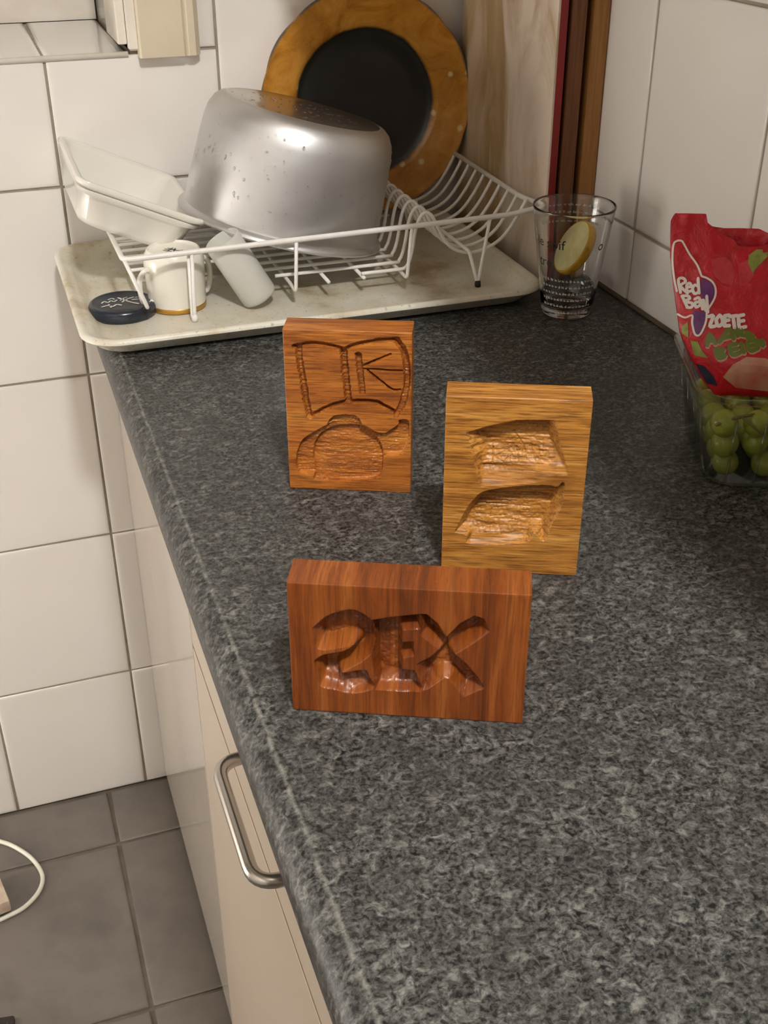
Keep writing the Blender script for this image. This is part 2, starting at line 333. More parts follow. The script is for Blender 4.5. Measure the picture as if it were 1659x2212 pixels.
TEAPOT = [(0.0068,0.0326),(0.0119,0.0448),(0.0221,0.0529),(0.0345,0.0601),(0.0467,0.0619),(0.0619,0.06),(0.0709,0.0548),(0.0785,0.0539),(0.0846,0.0579),(0.0895,0.0623),(0.0898,0.0656),(0.0973,0.0651),(0.0975,0.05),(0.0953,0.0397),(0.0908,0.0344),(0.0777,0.0321),(0.0762,0.019),(0.0715,0.0118),(0.0536,0.0092),(0.0223,0.0078),(0.0201,0.0144),(0.0092,0.0143),(0.0059,0.0204)]
TEABODY = [(0.0209,0.0401),(0.0266,0.0497),(0.0375,0.0561),(0.0482,0.0582),(0.0603,0.057),(0.0701,0.0497),(0.0755,0.0406),(0.077,0.0303),(0.0762,0.019),(0.0707,0.0113),(0.0536,0.0092),(0.0238,0.0079),(0.021,0.0157),(0.0194,0.0297)]
TEALID = [(0.0322,0.0592),(0.0346,0.0643),(0.0385,0.0678),(0.0469,0.0691),(0.0544,0.0688),(0.0581,0.0661),(0.0607,0.0599)]
CUSHION = [(0.0142,0.1128),(0.0288,0.1185),(0.0483,0.1241),(0.0738,0.1252),(0.0788,0.1074),(0.0866,0.0831),(0.0772,0.0792),(0.0639,0.0755),(0.0248,0.0701),(0.0194,0.0928),(0.015,0.1095)]
DOME = [(0.0087,0.0322),(0.0141,0.0467),(0.0192,0.0569),(0.0265,0.0662),(0.037,0.0698),(0.0535,0.073),(0.0723,0.0746),(0.0791,0.0736),(0.0826,0.0773),(0.0846,0.0735),(0.0834,0.0575),(0.0795,0.0475),(0.0764,0.0382),(0.0728,0.0279),(0.0658,0.0349),(0.0593,0.0262),(0.0204,0.0231),(0.0178,0.0304)]
SCRATCH = [([(0.0334,0.0977),(0.0335,0.0875)],0.0011),([(0.0418,0.0947),(0.0341,0.0909),(0.0406,0.0887)],0.0011),([(0.0476,0.0984),(0.0432,0.0956),(0.0471,0.0924),(0.042,0.0896)],0.0011),([(0.0498,0.0985),(0.0518,0.0892)],0.0011),([(0.0498,0.0985),(0.0531,0.0935),(0.055,0.0991),(0.0566,0.0911)],0.0011),([(0.058,0.0989),(0.0631,0.0995)],0.0011),([(0.0593,0.1015),(0.0617,0.0931)],0.0011),([(0.0646,0.0992),(0.0658,0.0933),(0.0702,0.0943)],0.0011),([(0.064,0.0966),(0.0699,0.0977)],0.0011),([(0.0476,0.1102),(0.0534,0.1012)],0.0015),([(0.0271,0.0519),(0.0625,0.0502)],0.0012),([(0.0349,0.0478),(0.0457,0.0493)],0.0011),([(0.0337,0.0414),(0.046,0.043)],0.0014),([(0.0349,0.0478),(0.0337,0.0414)],0.0011),([(0.0423,0.0545),(0.0515,0.0545)],0.0011),([(0.0314,0.0575),(0.0678,0.0629)],0.0009),([(0.0477,0.0403),(0.0531,0.0397)],0.0009)]
TWO = [(0.0139,0.063),(0.0234,0.073),(0.0361,0.0782),(0.0419,0.0771),(0.0496,0.0712),(0.0527,0.0621),(0.0527,0.0538),(0.0456,0.0425),(0.0366,0.0352),(0.0315,0.0312),(0.0445,0.0346),(0.0477,0.0293),(0.0505,0.0208),(0.0373,0.0155),(0.0273,0.0176),(0.0172,0.0202),(0.0155,0.0325),(0.0145,0.0389),(0.0208,0.0442),(0.0318,0.0474),(0.0388,0.0529),(0.0278,0.0491),(0.0164,0.0483)]
EEE = [(0.0487,0.0712),(0.0593,0.0742),(0.0775,0.0777),(0.0782,0.0667),(0.0676,0.0654),(0.0676,0.0572),(0.074,0.0574),(0.0749,0.047),(0.0678,0.0447),(0.0678,0.0366),(0.0748,0.0365),(0.0799,0.023),(0.0785,0.0198),(0.051,0.0194),(0.0495,0.0404)]
EKS = [(0.0775,0.0779),(0.0814,0.0779),(0.0882,0.0715),(0.0933,0.0625),(0.1006,0.0723),(0.109,0.0788),(0.1148,0.0767),(0.1182,0.0677),(0.1079,0.0576),(0.0989,0.0499),(0.1065,0.0426),(0.1127,0.034),(0.1172,0.0258),(0.1044,0.018),(0.0956,0.0315),(0.0926,0.0319),(0.0834,0.0226),(0.08,0.0211),(0.076,0.0411),(0.0849,0.0477),(0.0887,0.0527),(0.0778,0.0626)]
BAGO = [0.4162,-0.6911,0.0638]
BAG_FRONT_TOP = [(0.0003,0.1282),(0.0031,0.1357),(0.0286,0.1357),(0.0302,0.1284),(0.0401,0.1209),(0.04,0.1158),(0.0528,0.1146),(0.0553,0.1103),(0.0642,0.1094),(0.0752,0.1103),(0.082,0.1127)]
BAG_BACK_TOP = [(0.0285,0.1283),(0.0364,0.126),(0.0454,0.1249),(0.0608,0.1253),(0.074,0.1251),(0.0813,0.122)]
LEAF = [(0.0086,0.0713),(0.0057,0.0818),(0.0033,0.0962),(0.0032,0.1095),(0.0058,0.1129),(0.0097,0.113),(0.0121,0.1097),(0.0171,0.1016),(0.0233,0.0934),(0.0272,0.0846)]
LEAF2 = [(0.0273,0.0841),(0.0319,0.0826),(0.0365,0.0793),(0.0392,0.0739),(0.0391,0.0672),(0.0357,0.0598),(0.0332,0.0558)]
PURPLE = [(0.0277,0.0819),(0.032,0.0809),(0.0361,0.0782),(0.0381,0.0727),(0.0377,0.0671),(0.0346,0.0603),(0.0324,0.0569),(0.0304,0.0635),(0.0278,0.0691),(0.0268,0.0757)]
PURPLE2 = [(0.0226,0.0555),(0.0333,0.0547),(0.0322,0.0468),(0.0294,0.0388),(0.0274,0.0353),(0.0245,0.0375),(0.0224,0.0465)]
TIP = [(0.0332,0.0558),(0.0331,0.0468),(0.0301,0.0377),(0.0275,0.0348),(0.0245,0.0369),(0.0222,0.0453),(0.0218,0.0515),(0.0163,0.0496),(0.0105,0.0523)]
REDBAND = [[(0.0115,0.0703),(0.0091,0.0808),(0.0129,0.0822),(0.0148,0.0793),(0.0111,0.0758),(0.0171,0.0699)],[(0.0162,0.0749),(0.0195,0.0755),(0.0182,0.0783),(0.0161,0.0765),(0.017,0.0715),(0.0209,0.0722)],[(0.0246,0.0823),(0.0261,0.0701)],[(0.0254,0.0757),(0.0222,0.0767),(0.0208,0.0733),(0.0228,0.0695),(0.0258,0.0712)],[(0.0128,0.0675),(0.0174,0.0587)],[(0.0128,0.0675),(0.0173,0.0676),(0.0191,0.0654),(0.0148,0.0631),(0.0211,0.0616),(0.0208,0.0582),(0.0174,0.0581)],[(0.0231,0.065),(0.0263,0.0662),(0.0279,0.0601)],[(0.0264,0.0629),(0.0235,0.062),(0.0244,0.0583),(0.0272,0.0599)],[(0.0281,0.064),(0.0297,0.057)],[(0.0284,0.0618),(0.0294,0.0644),(0.0303,0.0635),(0.0315,0.0571)],[(0.0323,0.0678),(0.0341,0.0545)],[(0.0335,0.0597),(0.0319,0.06),(0.032,0.0562),(0.034,0.0558)]]
ZOETE = [[(0.0347,0.0508),(0.0386,0.0515),(0.0364,0.043),(0.0403,0.0431)],[(0.0436,0.0522),(0.0411,0.0482),(0.0431,0.0432),(0.0463,0.0461),(0.0454,0.0505),(0.0436,0.0522)],[(0.0479,0.052),(0.0511,0.0525)],[(0.048,0.0479),(0.0511,0.0484)],[(0.0479,0.052),(0.0479,0.0435)],[(0.0479,0.0435),(0.0517,0.0439)],[(0.0514,0.0513),(0.0575,0.0523)],[(0.0544,0.0517),(0.056,0.0424)],[(0.0586,0.0521),(0.0628,0.0531)],[(0.0586,0.0521),(0.0599,0.0431),(0.0649,0.0433)],[(0.0592,0.0476),(0.0632,0.0483)]]
AARD = [[(0.0353,0.0271),(0.0363,0.0362),(0.0414,0.029)],[(0.0356,0.0305),(0.0401,0.0312)],[(0.0446,0.0302),(0.0516,0.0412),(0.0556,0.0334)],[(0.0461,0.0331),(0.0543,0.0356)],[(0.0588,0.0358),(0.0573,0.0408),(0.0629,0.0399),(0.0592,0.0375),(0.0654,0.036)],[(0.0663,0.0388),(0.0679,0.0333),(0.0716,0.0356),(0.0663,0.0388)],[(0.0418,0.0234),(0.0451,0.0167),(0.0499,0.0191),(0.0442,0.0206),(0.0484,0.0242),(0.0418,0.0234)],[(0.0582,0.029),(0.0527,0.0271),(0.0555,0.0199),(0.061,0.0217)],[(0.0541,0.0238),(0.059,0.0251)],[(0.062,0.0297),(0.0643,0.0224)],[(0.0735,0.0329),(0.067,0.0304),(0.0697,0.0237),(0.0757,0.0262)],[(0.0684,0.0271),(0.0733,0.0289)],[(0.0761,0.0279),(0.0752,0.0324),(0.08,0.028),(0.0791,0.0325)]]
LEAFGREEN = [[(0.0648,0.1023),(0.071,0.1074),(0.0759,0.1075),(0.0762,0.1048),(0.0805,0.1055),(0.0803,0.1016),(0.0722,0.0926),(0.0687,0.0875),(0.0647,0.0957)],[(0.0141,0.0417),(0.0188,0.0463),(0.0203,0.0328),(0.0139,0.036)],[(0.0221,0.0306),(0.0278,0.0297),(0.0318,0.0219),(0.0367,0.0164),(0.0264,0.0183)],[(0.0843,0.0236),(0.0889,0.0272),(0.0894,0.0204)]]
BERRY = [[(0.0341,0.0982),(0.045,0.1007),(0.052,0.0953),(0.054,0.0832),(0.0523,0.0776),(0.0444,0.0785),(0.0372,0.0849)],[(0.0565,0.0943),(0.065,0.099),(0.0705,0.0859),(0.0644,0.0779),(0.0579,0.0766)],[(0.0561,0.0114),(0.0668,0.0185),(0.0825,0.0179),(0.09,0.0137),(0.0919,-0.0101),(0.0621,-0.0078),(0.0502,0.0009)]]
DARKSPOT = [(0.0258,0.0115),(0.0349,0.0095),(0.0434,0.0007),(0.0474,-0.0071),(0.0371,-0.0052),(0.0298,0.0025)]
BAG_LEFT = [(0.0002,0.1238),(0.0013,0.1017),(0.0054,0.0773),(0.0096,0.0573),(0.0138,0.0372),(0.0243,0.016),(0.0358,-0.003),(0.0468,-0.014),(0.063,-0.0203)]


# ------------------------------------------------------------------ room shell
TW, TH, X0, RX = 0.2046, 0.25, -0.0132, 0.5681
J = 0.0034
def tile_mesh(w, h, t=0.0026, e=0.008):
    """one pressed tile lying in XY, glazed side +Z, softly rounded rim"""
    prof = [(0, 0), (0, t * 0.55), (0.0012, t * 0.82), (e * 0.55, t * 0.95), (e, t)]
    L = [[(d, d, z), (w - d, d, z), (w - d, h - d, z), (d, h - d, z)] for d, z in prof]
    return MB().loft(L)
_tc = {}
def place_tile(parent, mat_, origin, eu, ev, w, h, t=0.0026, name='tile', e=0.008):
    """origin = lower-left corner of the joint cell, eu/ev unit axes, tile proud along eu x ev"""
    key = (round(w, 4), round(h, 4), mat_.name, t, e); eu, ev = Vector(eu), Vector(ev); en = eu.cross(ev)
    if key not in _tc:
        b = tile_mesh(w - J, h - J, t, e); o = mesh(name, b.V, b.F, mat_, None, smooth=True); fix_normals(o); sharp(o, 60); _tc[key] = o.data
    else:
        o = bpy.data.objects.new(name, _tc[key]); COL.objects.link(o)
    po = ORG[parent.name][0]; P = Vector(origin) + eu * J / 2 + ev * J / 2 - Vector(po)
    o.parent = parent; mt = Matrix((eu, ev, en)).transposed().to_4x4(); mt.translation = P; o.matrix_basis = mt
    return o
XL, YF, ZC, ZF = -1.30, -3.0, 1.72, -0.894
WX, WZ0, WZ1, WD = 0.0842, 0.2385, 1.25, 0.30       # window recess: right edge, sill, head, depth
WXL = -1.0
G = 0.0026                                            # tile thickness: the wall faces sit this far behind the tile faces
wb = MB()
wb.box(XL, WXL, G, 0.34, ZF, ZC); wb.box(WXL, WX, G, 0.34, ZF, WZ0 - G); wb.box(WXL, WX, G, 0.34, WZ1, ZC); wb.box(WX + G, RX + 0.1, G, 0.34, ZF, ZC); wb.box(WX, WX + G, G, 0.34, WZ1, ZC)
wall_back = wb.out('wall_back', M['grout'], org=(0, 0, 0)); wall_back['kind'] = 'structure'
cols = [X0 + TW * k for k in range(-6, 4)]
rows = [ZF, -0.662, -0.412, -0.162, 0.0882]
for i, x in enumerate(cols[:-1]):
    x1 = min(cols[i + 1], RX)
    for j, z in enumerate(rows):
        z1 = rows[j + 1] if j < 4 else (WZ0 if x < 0.19 else 0.338)
        place_tile(wall_back, M['tile'], (x, G, z), (1, 0, 0), (0, 0, 1), x1 - x, z1 - z)
for x, x1, z, z1 in ((WX + 0.002, 0.1914, WZ0, 0.4885), (0.1914, 0.396, 0.338, 0.588), (0.396, RX, 0.338, 0.588), (WX + 0.002, 0.1914, 0.4885, 0.7385), (0.1914, 0.396, 0.588, 0.838), (0.396, RX, 0.588, 0.838)):
    place_tile(wall_back, M['tile'], (x, G, z), (1, 0, 0), (0, 0, 1), x1 - x, z1 - z)
wr = MB().box(RX + G, RX + 0.1, YF, G, ZF, ZC).out('wall_right', M['grout'], org=(RX, 0, 0)); wr['kind'] = 'structure'
ys = [-0.3734 + TW * k for k in (1, 0, -1, -2, -3, -4, -5)]
ycol = [(0.0, ys[0])] + list(zip(ys[:-1], ys[1:]))
zr = [0.0005, 0.0837, 0.3337, 0.5837]
for y1, y0 in ycol:
    for z0, z1 in zip(zr[:-1], zr[1:]):
        place_tile(wr, M['tile_right'], (RX + G, y1, z0), (0, -1, 0), (0, 0, 1), y1 - y0, z1 - z0)
DY0, DY1, DZ = -0.48, -0.01, 1.08  # unseen opening, added so the left fill light can shine in
w = MB().box(XL - 0.1, XL, YF, DY0, ZF, ZC).box(XL - 0.1, XL, DY1, 0.34, ZF, ZC).box(XL - 0.1, XL, DY0, DY1, DZ, ZC).out('wall_left', M['plaster'], org=(XL, 0, 0)); w['kind'] = 'structure'
w = MB().box(XL - 0.1, RX + 0.1, YF - 0.1, YF, ZF, ZC).out('wall_front', M['far_wall'], org=(0, YF, 0)); w['kind'] = 'structure'
w = MB().box(XL - 0.1, RX + 0.1, YF - 0.1, 0.34, ZC, ZC + 0.05).out('ceiling', M['ceiling_paint'], org=(0, 0, ZC)); w['kind'] = 'structure'
fl = MB().box(XL - 0.1, RX + 0.1, YF - 0.1, 0.34, ZF - 0.08, ZF - 0.004).out('floor', M['floor_grout'], org=(0, 0, ZF)); fl['kind'] = 'structure'
FT = 0.3103
J_save = J; J = 0.006
fy = [0.0, -0.1205] + [-0.1205 - FT * k for k in range(1, 5)]
for k in range(-4, 2):
    x = -0.0755 + FT * (k - 0) ; x1 = x + FT
    if x < XL: x = XL
    for y1, y0 in zip(fy[:-1], fy[1:]):
        place_tile(fl, M['floor_tile'], (x, y0, ZF - 0.004), (1, 0, 0), (0, 1, 0), x1 - x, y1 - y0, 0.004, e=0.006)
J = J_save
# window recess: tiled sill, tiled reveal, white bead, pane at the back
win = struct('window_1', (WX, 0, WZ0))
MB().box(WXL, WX, 0.0, 0.34, WZ0 - G, WZ0 - 0.0035).out('sill_bed', M['grout'], win)
for x, x1 in ((-0.8316, -0.627), (-0.627, -0.4224), (-0.4224, -0.2178), (-0.2178, X0), (X0, WX)):
    place_tile(win, M['tile'], (x, 0.006, WZ0 - 0.0035), (1, 0, 0), (0, 1, 0), x1 - x, 0.290, 0.0035)
MB().tube([(WXL, 0.0015, WZ0 - 0.002), (WX, 0.0015, WZ0 - 0.002)], 0.0038, 10).out('sill_trim', M['white_paint'], win, smooth=True)
place_tile(win, M['tile'], (WX + G, 0.0, WZ0), (0, 1, 0), (0, 0, 1), 0.298, 0.25)
place_tile(win, M['tile'], (WX + G, 0.0, WZ0 + 0.25), (0, 1, 0), (0, 0, 1), 0.298, 0.25)
MB().box(WX - 0.011, WX - 0.0002, -0.004, 0.095, WZ0 + 0.010, WZ1 - 0.01, 0.0015).out('bead', M['white_paint'], win)
MB().box(WXL, WX, 0.297, 0.302, WZ0, WZ0 + 0.07).out('frame', M['white_paint'], win)
MB().box(WXL + 0.005, WX - 0.004, 0.300, 0.306, WZ0 + 0.07, WZ1).out('pane', M['tile'], win)
# cream painted architrave beside the recess
ar = struct('trim_1', (0.13, 0, 0.235))
prof = [(0.0955, 0.0), (0.0955, -0.017), (0.0975, -0.020), (0.148, -0.020), (0.151, -0.0175), (0.154, -0.020), (0.162, -0.020), (0.168, -0.014), (0.168, 0.0)]
MB().loft([[(x, y, 0.2345) for x, y in prof], [(x, y, 0.235 + 0.0015) for x, y in prof], [(x, y, 1.3) for x, y in prof]]).out('architrave', M['cream_paint'], ar)
MB().box(0.0843, 0.0955, -0.011, 0.0, 0.2435, 1.3, 0.001).out('inner_strip', M['white_paint'], ar)
s = MB().box(RX - 0.0045, RX + G, -1.9, 0.0, 0.0002, 0.0035, 0.001).out('trim_2', M['sealant'], org=(RX, -1, 0)); s['kind'] = 'structure'

# ------------------------------------------------------------------ fitted kitchen
prof = [(RX - 0.0005, 0), (0.004, 0)] + [(0.004 - 0.019 * math.sin(a), -0.019 + 0.019 * math.cos(a)) for a in np.linspace(0.15, math.pi / 2, 8)] + [(-0.015, -0.030), (-0.0135, -0.035), (-0.009, -0.038), (RX - 0.0005, -0.038)]
wt = MB().loft([[(x, y, z) for x, z in prof] for y in (-1.9, -0.0005)]).out('worktop', M['laminate'], org=(0, 0, 0), deg=40)
tag(wt, 'dark grey mottled laminate worktop with a rounded worn front edge', 'worktop')
CF = 0.020
def unit(name, label, y0, y1, corner):
    t = thing(name, label, 'cabinet', (CF, (y0 + y1) / 2, ZF))
    g = 0.0015
    MB().box(CF + 0.020, RX - 0.01, y0 + 0.001, y1 - 0.001, ZF + 0.012, -0.0385).out('carcass', M['front_satin'], t)
    if corner:
        MB().box(CF, CF + 0.019, y0 + g, y1 - 0.001, ZF + 0.010, -0.0385, 0.001).out('filler_panel', M['front_gloss'], t)
    else:
        d = MB().box(CF, CF + 0.019, y0 + g, y1 - g, ZF + 0.010, -0.2632, 0.001).out('door', M['front_satin'], t)
        MB().box(CF + 0.0006, CF + 0.0186, y0 + g + 0.001, y1 - g - 0.001, -0.2634, -0.2622).out('edge_strip', M['edge_brown'], d)
        d = MB().box(CF, CF + 0.019, y0 + g, y1 - g, -0.2575, -0.040, 0.001).out('drawer', M['front_satin'], t)
        ym = y0 + (y1 - y0) * 0.36; z = -0.116
        pts = fillet([(CF + 0.001, -0.962, z), (-0.0165, -0.962, z), (-0.0165, -0.842, z), (CF + 0.001, -0.842, z)], 0.018, 7) if y1 > -0.6 else fillet([(CF + 0.001, ym - .0685, z), (-0.0165, ym - .0685, z), (-0.0165, ym + .0685, z), (CF + 0.001, ym + .0685, z)], 0.018, 7)
        h = MB().tube(pts, 0.0052, 12).out('handle', M['steel'], d, smooth=True)
        h['label'] = 'brushed steel bow handle'
    return t
unit('base_cabinet', 'glossy white blind corner panel of the base cabinets beside the tiled back wall', -0.502, -0.0, True)
unit('base_cabinet', 'white base cabinet with a drawer over a door and a steel bow handle', -1.102, -0.502, False)
# wall cabinet above the right side (out of frame, it shades the right of the worktop)
t = thing('wall_cabinet', 'white wall cabinet hanging on the right wall above the worktop', 'cabinet', (0.40, -0.85, 0.46))
MB().box(0.255, RX - 0.001, -1.75, -0.003, 0.46, 1.22, 0.001).out('body', M['front_satin'], t)
for k in range(3):
    y1 = -0.003 - k * 0.5823
    MB().box(0.235, 0.2545, y1 - 0.580, y1 - 0.0015, 0.462, 1.218, 0.001).out('door', M['front_satin'], t)
# ceiling lamp: rose and a globe
t = thing('ceiling_lamp', 'round white glass ceiling lamp on the ceiling behind the viewer', 'lamp', (LAMP[0], LAMP[1], ZC))
MB().lathe([(0.001, ZC), (0.06, ZC), (0.06, ZC - 0.018), (0.045, ZC - 0.03), (0.001, ZC - 0.03)], 32, c=LAMP[:2]).out('rose', M['white_paint'], t, deg=40)
MB().lathe([(0.044, ZC - 0.030), (0.09, ZC - 0.05), (0.115, ZC - 0.085), (0.11, ZC - 0.12), (0.08, ZC - 0.148), (0.04, ZC - 0.158), (0.0, ZC - 0.16)], 32, c=LAMP[:2]).out('globe', M['globe'], t, smooth=True)

# invented opening in the left wall, framed as a doorway for the fill light
d1 = struct('fill_opening_1', (XL, LEFT_FILL[1], ZF))
for y0, y1, z0, z1 in ((-0.56, -0.48, ZF, 1.16), (-0.01, -0.004, ZF, 1.16), (-0.56, -0.004, 1.08, 1.16)):
    MB().box(XL, XL + 0.016, y0, y1, z0, z1, 0.002).out('casing', M['white_paint'], d1)
MB().box(XL - 0.1, XL + 0.004, DY0, DY0 + 0.012, ZF, DZ).out('jamb', M['white_paint'], d1)
MB().box(XL - 0.1, XL + 0.004, DY1 - 0.012, DY1, ZF, DZ).out('jamb', M['white_paint'], d1)

# ------------------------------------------------------------------ serving tray
TX0, TX1, TY0, TY1 = -0.037, 0.483, -0.357, -0.010
t = thing('serving_tray', 'cream speckled plastic serving tray under the dish rack', 'tray', (0.223, -0.18, 0))
def tl(i, z, r): return rrect(TX0 + i, TX1 - i, TY0 + i, TY1 - i, r, z, 8)
b = MB().loft([tl(0.024, 0.0004, 0.03), tl(0.016, 0.004, 0.034), tl(0.008, 0.0135, 0.038), tl(0.0025, 0.0150, 0.040), tl(0.0, 0.0175, 0.041), tl(0.0005, 0.0205, 0.041), tl(0.0025, 0.0222, 0.040), tl(0.0060, 0.0222, 0.038), tl(0.009, 0.0200, 0.037), tl(0.0125, 0.0185, 0.036), tl(0.0165, 0.0170, 0.034), tl(0.024, 0.0075, 0.03), tl(0.031, 0.0052, 0.027)])
b.out('tray_shell', M['tray'], t, deg=50)

# ------------------------------------------------------------------ white wire dish rack
FY, BY = -0.2835, -0.052
WR, TR = 0.0021, 0.0030
rk = thing('dish_rack', 'white coated wire dish rack standing on the cream tray', 'dish rack', (0.26, -0.17, 0.0056))
rim = fillet([(0.0195, -0.118, 0.0798), (0.0195, FY, 0.0815), (0.46, FY, 0.0868), (0.503, FY, 0.0925), (0.487, -0.25, 0.0965), (0.487, BY + 0.004, 0.100)], 0.010, 5)
MB().tube(rim, TR, 10).out('rim_wire', M['wire_white'], rk, smooth=True)
FZ = 0.0318
for k in range(10):
    y = -0.268 + 0.0245 * k
    xs = {0: 0.285, 1: 0.190, 2: 0.158, 3: 0.158}.get(k, 0.038)
    p = [(xs, y, FZ)]
    p += [(max(0.20, xs + 0.01), y, FZ), (0.325, y, FZ), (0.339, y, FZ + 0.002), (0.3455, y, 0.050), (0.350, y, 0.076), (0.3555, y, 0.090), (0.362, y, 0.0945), (0.369, y, 0.090), (0.377, y, 0.076), (0.388, y, 0.057), (0.402, y, 0.046), (0.420, y, 0.042), (0.440, y, 0.0455), (0.457, y, 0.055), (0.470, y, 0.070), (0.480, y, 0.086), (0.4868, y, 0.0985)]
    MB().tube([p[0]] + spline(p[1:], 3), WR, 8).out('wire', M['wire_white'], rk, smooth=True)
for x, up in ((0.0395, True), (0.118, False), (0.160, False), (0.203, True), (0.245, False), (0.287, False), (0.334, True)):
    z = 0.0275; xr = {0.0395: 0.0205, 0.203: 0.2061, 0.334: 0.3397}.get(x)
    if up:
        zr_ = 0.0815 + (xr - 0.02) * 0.012
        p = fillet([(xr, FY, zr_), (x, FY - 0.001, 0.026), (x, -0.255, z), (x, -0.044, z)], 0.006, 4)
    else: p = [(x, -0.172 if x < 0.14 else -0.2215 if x < 0.2 else -0.272, z), (x, -0.044, z)]
    MB().tube(p, WR, 8).out('crosswire', M['wire_white'], rk, smooth=True)
MB().tube([(0.0375, BY + 0.003, 0.0275), (0.395, BY + 0.003, 0.0275)], WR, 8).out('crosswire', M['wire_white'], rk, smooth=True)
def leg(p): MB().tube(fillet(p, 0.004, 4), WR, 8).out('leg', M['wire_white'], rk, smooth=True)
MB().tube([(0.412, FY + 0.004, 0.0475), (0.412, BY - 0.001, 0.0475)], WR, 8).out('crosswire', M['wire_white'], rk, smooth=True)
for ye, yo in ((FY, 0), (BY, 0)):
    sgn = 1 if ye == FY else -1
    leg([(0.4348, ye, 0.086) if sgn > 0 else (0.4348, ye + 0.0045, 0.0445), (0.4225, ye, 0.0085), (0.412, ye + sgn * 0.004, 0.0475)])
    leg([(0.0917, ye, 0.0815), (0.0885, ye - sgn * 0.001, 0.0085), (0.0868, ye + sgn * 0.004, 0.0085), (0.0890, ye + sgn * 0.006, 0.080)] if sgn > 0 else [(0.0917, ye, 0.0335), (0.0885, ye, 0.0085), (0.086, ye - 0.01, 0.0318)])
    for x in (0.4225, 0.0885):
        MB().lathe([(0.0001, 0.0054), (0.0034, 0.0056), (0.0036, 0.0090), (0.0030, 0.0130), (0.0001, 0.0132)], 12, c=(x, ye)).out('rubber_foot', M['rubber'] if x > 0.2 else M['wire_white'], rk, smooth=True)

# ------------------------------------------------------------------ dish, cup, frosted glass, lid
TILT = math.radians(24.3)
t = thing('baking_dish', 'white rectangular oven dish tilted up against the left of the rack', 'dish', (-0.0105, -0.1115, 0.1533), (0, TILT, 0))
def dl(i, z, r): return rrect(i, 0.149 - i, -0.1085 + i, 0.1085 - i, max(r, 0.004), z, 7)
MB().loft([dl(0.024, -0.0500, 0.022), dl(0.019, -0.0485, 0.024), dl(0.0155, -0.043, 0.026), dl(0.0095, -0.0165, 0.024), dl(0.0055, -0.0145, 0.020), dl(0.0045, -0.010, 0.018), dl(0.0060, -0.0085, 0.018), dl(0.0010, -0.0060, 0.016), dl(0.0, -0.003, 0.016), dl(0.0012, -0.0004, 0.015), dl(0.0035, 0.0, 0.014), dl(0.0075, -0.0008, 0.013), dl(0.0098, -0.004, 0.013), dl(0.0185, -0.040, 0.022), dl(0.0225, -0.0445, 0.022), dl(0.029, -0.0455, 0.02)]).out('dish_body', M['stoneware'], t, local=True, deg=55)
CUP = (0.0800, -0.2290, 0.0060)
t = thing('espresso_cup', 'small white two-handled cup with a gold rim upside down on the tray', 'cup', CUP)
# upside down: local z=0 is the rim, the foot is at the top
MB().lathe([(0.0300, 0.0004), (0.0309, -0.0002), (0.0318, 0.0006), (0.0321, 0.0056), (0.0313, 0.0060), (0.0302, 0.0056)], 48).out('gold_rim', M['gold'], t, smooth=True, local=True)
MB().lathe([(0.0300, 0.0056), (0.0318, 0.0057), (0.0320, 0.012), (0.0332, 0.046), (0.0334, 0.053), (0.0324, 0.0595), (0.0300, 0.0630), (0.0290, 0.0656), (0.0276, 0.0662), (0.0266, 0.0640), (0.024, 0.0634), (0.0, 0.0636), (0.0, 0.060), (0.026, 0.058), (0.0306, 0.050), (0.0302, 0.012)], 48).out('cup_body', M['porcelain'], t, deg=50, local=True)
for sx_ in (-1, 1):
    a = math.radians(22); d = np.array([math.cos(a) * sx_, math.sin(a) * sx_, 0])
    pts = [d * 0.0320 + [0, 0, 0.0470], d * 0.0370 + [0, 0, 0.0480], d * 0.0435 + [0, 0, 0.0415], d * 0.0455 + [0, 0, 0.031], d * 0.0440 + [0, 0, 0.017], d * 0.0395 + [0, 0, 0.0085], d * 0.0345 + [0, 0, 0.0095], d * 0.0308 + [0, 0, 0.0125]]
    MB().tube(spline(pts, 5), 0.0030, 10).out('handle', M['porcelain'], t, smooth=True, local=True)
mk = MB()
for pl in ([(-.006, .004), (.006, -.005)], [(-.005, -.002), (.001, .005)], [(0, -.005), (.003, .003)], [(.002, -.006), (.008, -.004)], [(-.008, .001), (-.002, -.004)], [(-.003, .006), (.002, -.001)]):
    V, F = ribbon(pl, 0.0014); mk.add([(x * 1.25, y * 1.25, 0.0638) for x, y in V], F)
mesh('maker_mark', mk.V, mk.F, M['mark'], t, local=True)
# frosted glass leaning: base on the tray, mouth on the rack floor
P0, P1 = np.array([0.1680, -0.2590, 0.0150]), np.array([0.1290, -0.2575, 0.0850])
ax = (P1 - P0); LEN = np.linalg.norm(ax); ax /= LEN
q = Vector((0, 0, 1)).rotation_difference(Vector(ax)).to_euler()
t = thing('frosted_glass', 'frosted straight glass leaning behind the front rail of the rack', 'glass', tuple(P0), tuple(q))
R_ = 0.0205
MB().lathe([(0.0, 0.0), (R_ - 0.003, 0.0), (R_ - 0.0006, 0.0015), (R_, 0.004), (R_, LEN - 0.001), (R_ - 0.001, LEN), (R_ - 0.002, LEN - 0.001), (R_ - 0.002, 0.007), (R_ - 0.004, 0.005), (0, 0.005)], 48).out('glass_body', M['frosted'], t, deg=50, local=True)
LC = (0.0185, -0.232, 0.0054)
t = thing('jar_lid', 'round dark navy jar lid with white script lying on the tray corner', 'lid', LC)
MB().lathe([(0.0, 0.0), (0.0350, 0.0), (0.0366, 0.0012), (0.0372, 0.004), (0.0370, 0.0095), (0.0355, 0.0125), (0.0330, 0.0138), (0.0315, 0.0134), (0.0300, 0.0128), (0.0, 0.0128)], 56).out('lid_body', M['lid_navy'], t, deg=60, local=True)
